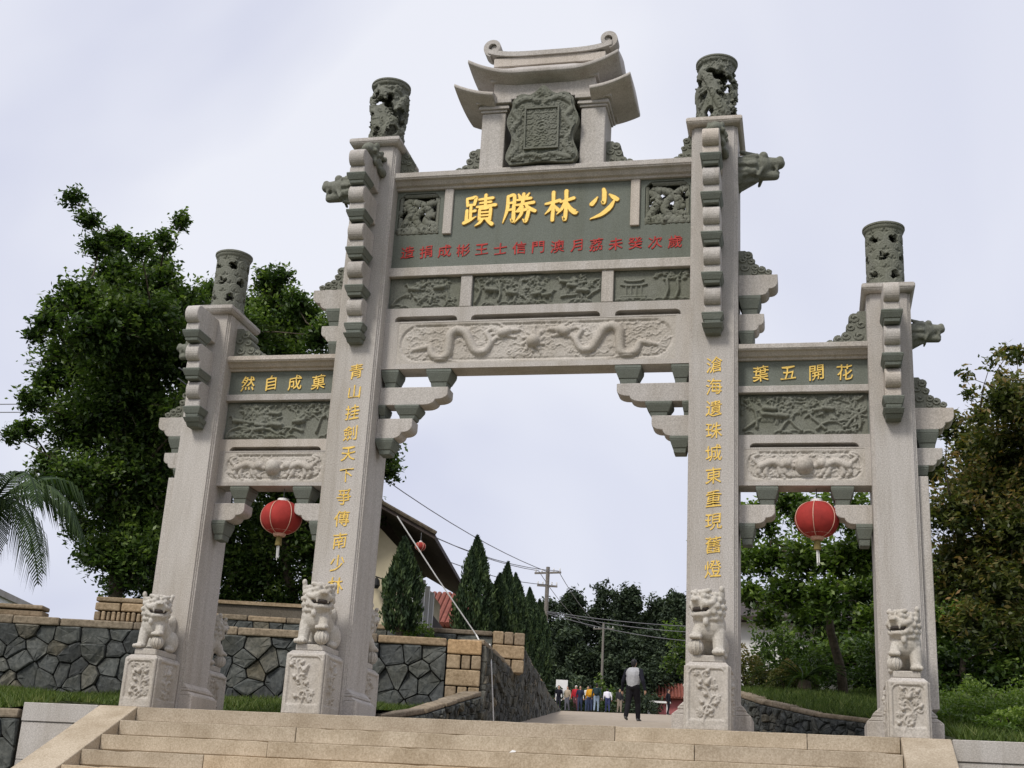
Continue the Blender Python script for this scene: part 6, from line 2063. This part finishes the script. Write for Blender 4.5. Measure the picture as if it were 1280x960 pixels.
# ================================================================== PEOPLE
def cloth(col, name='cloth'): return plain_mat(name, col, .85, 0, .12, 20, .15)
SKIN = plain_mat('skin', (.42, .26, .18), .6, 0, .06, 20); HAIR = plain_mat('hair', (.012, .010, .010), .5); SHOE = plain_mat('shoe', (.03, .03, .035), .6); SOLE = cloth((.10, .10, .10), 'grey shoe')
def person(loc, rz, H, top, legs, label, sleeves=None, step=.0, arms=.12, lean=0.0, bend=0.0, voxel=.022, hands=False, bulk=1.0, pack=None, hat=None, group=None, shoe=None):
    t = thing('person', label, 'person', loc, rz, group)
    s = H / 1.70
    slv = sleeves or top
    mats = [SKIN, cloth(top, 'top'), cloth(legs, 'trousers'), shoe or SHOE, cloth(slv, 'sleeves')]
    pr = []
    V = lambda x, y, z: (x * s, (y - lean * max(0, z - .9) - bend * max(0, z - .95) ** 1.1) * s, (z - bend * .35 * max(0, z - .95)) * s)
    C = lambda a, b, ra, rb, m: pr.append(('c', V(*a), V(*b), ra * s * (bulk if m in (1, 2, 4) else 1), rb * s * (bulk if m in (1, 2, 4) else 1), m))
    E = lambda c, r, m, rot=None: pr.append(('e', V(*c), tuple(q * s * (bulk if m in (1, 2, 4) else 1) for q in r), rot, m))
    # legs: y<0 is forward (the person faces -y)
    for sd, ph in ((-1, step), (1, -step)):
        hip = (sd * .09, 0, .90); knee = (sd * .10, -.20 * ph - .03, .49 + .02 * abs(ph)); ank = (sd * .105, -.34 * ph + (.06 if ph < 0 else 0), .09 + (.03 if ph < 0 else 0))
        C(hip, knee, .095, .068, 2); C(knee, ank, .066, .052, 2)
        C((ank[0], ank[1] + .03, .045 + (.02 if ph < 0 else 0)), (ank[0] + sd * .02, ank[1] - .15, .035), .042, .036, 3)
    E((0, .01, .93), (.16, .115, .11), 2)
    C((0, .0, 1.0), (0, -.005, 1.25), .135, .155, 1); E((0, .0, 1.12), (.165, .11, .18), 1); E((0, .005, 1.33), (.185, .105, .12), 1)
    C((-.10, .01, 1.40), (.10, .01, 1.40), .065, .065, 1)
    C((0, 0, 1.42), (0, -.01, 1.52), .052, .05, 0)
    E((0, -.015, 1.60), (.074, .092, .108), 0)
    E((0, -.108, 1.585), (.014, .02, .022), 0); E((0, -.085, 1.525), (.035, .03, .022), 0)
    for sd in (-1, 1): E((sd * .076, -.0, 1.595), (.012, .02, .03), 0)
    for sd in (-1, 1):
        sh = (sd * .20, .0, 1.38); el = (sd * (.245 + arms * .2), .03 - sd * step * .10, 1.09); wr = (sd * (.25 + arms * .35), -.05 - sd * step * .16, .86)
        C(sh, el, .062, .047, 4); C(el, wr, .046, .034, 4)
        C(wr, (wr[0] + sd * .005, wr[1] - .02, wr[2] - .08), .030, .034, 0)
        if hands:
            for k in range(4):
                C((wr[0], wr[1] - .045 + k * .020, wr[2] - .09), (wr[0] - sd * .012, wr[1] - .05 + k * .021, wr[2] - (.165 - abs(k - 1.2) * .012)), .0105, .0095, 0)
            C((wr[0] - sd * .01, wr[1] - .05, wr[2] - .05), (wr[0] - sd * .02, wr[1] - .085, wr[2] - .10), .012, .010, 0)
    me = blob('body', pr, voxel, 2)
    for m in mats: me.materials.append(m)
    link('body', me, None, t)
    hp = []
    hp.append(('e', V(0, .012, 1.625), (.084 * s, .098 * s, .098 * s), None, 0)); hp.append(('e', V(0, .05, 1.57), (.075 * s, .055 * s, .085 * s), None, 0))
    hm = blob('hair', hp, .02, 1); hm.materials.append(cloth(hat, 'cap') if hat else HAIR)
    link('hair' if not hat else 'cap', hm, None, t)
    # open the face: nothing of the hair sits lower than the brow in front
    if pack:
        pm = blob('backpack', [('e', V(0, .17, 1.20), (.15 * s, .095 * s, .22 * s), None, 0), ('e', V(0, .22, 1.10), (.11 * s, .06 * s, .10 * s), None, 0)] +
                  [('c', V(sd * .10, .10, 1.42), V(sd * .12, .09, 1.05), .022 * s, .022 * s, 0) for sd in (-1, 1)], .024, 1)
        pm.materials.append(cloth(pack, 'backpack')); link('backpack', pm, None, t)
    return t
grp = 'people at the top of the road'
person((-1.86, 24.3, float(ramp_z(24.3))), math.pi + R(-12), 1.72, (.36, .36, .37), (.012, .011, .014), 'man in grey shirt with black sleeves and black trousers walking away up the road', sleeves=(.015, .015, .022), step=.55, arms=.35, voxel=.017, bulk=1.28, hands=True, lean=.05, shoe=SOLE)
def gz(y): return float(ramp_z(y))
crowd = [(-13.95, 77.5, 20, 1.62, (.012, .012, .018), (.02, .02, .03), 'person in black at the left end of the crowd', {}),
         (-13.30, 78.2, -30, 1.58, (.33, .27, .20), (.10, .10, .12), 'person in beige jacket half behind the red jacket', {}),
         (-12.90, 77.0, 10, 1.66, (.36, .02, .03), (.12, .05, .06), 'person in red jacket and white cap in the crowd', dict(hat=(.6, .6, .6))),
         (-12.35, 78.6, 0, 1.62, (.02, .025, .05), (.03, .04, .08), 'person in dark blue between the red jacket and the white shirt', {}),
         (-12.02, 77.0, 5, 1.64, (.62, .62, .58), (.05, .07, .13), 'person in white shirt and blue jeans in the crowd', {}),
         (-11.62, 77.4, 185, 1.66, (.50, .24, .02), (.03, .04, .08), 'person with an orange yellow top right of the white shirt', dict(pack=(.52, .27, .02))),
         (-11.00, 76.0, 178, 1.78, (.02, .04, .045), (.22, .28, .36), 'tall person with dark backpack and pale jeans', dict(pack=(.02, .035, .04))),
         (-10.36, 75.4, 200, 1.60, (.66, .64, .70), (.05, .06, .14), 'person in white jacket bending forward beside the tall backpacker', dict(bend=.35)),
         (-9.62, 78.6, 30, 1.52, (.03, .03, .035), (.24, .20, .16), 'person in dark top and beige trousers right of the white jacket', {}),
         (-6.48, 78.9, 70, 1.62, (.015, .015, .02), (.012, .012, .018), 'person in black standing by the pink house', {})]
for i, (x, y, a, h, tp, lg, lab, kw) in enumerate(crowd):
    y += 1.6 * math.sin(i * 3.7) if i < 9 else 0
    person((x, y, gz(y)), R(a), h * 1.06, tp, lg, lab, voxel=.032, bulk=1.0 + .2 * ((i * 7) % 3) / 2, step=.18 * math.sin(i * 2.3), group=grp, **kw)
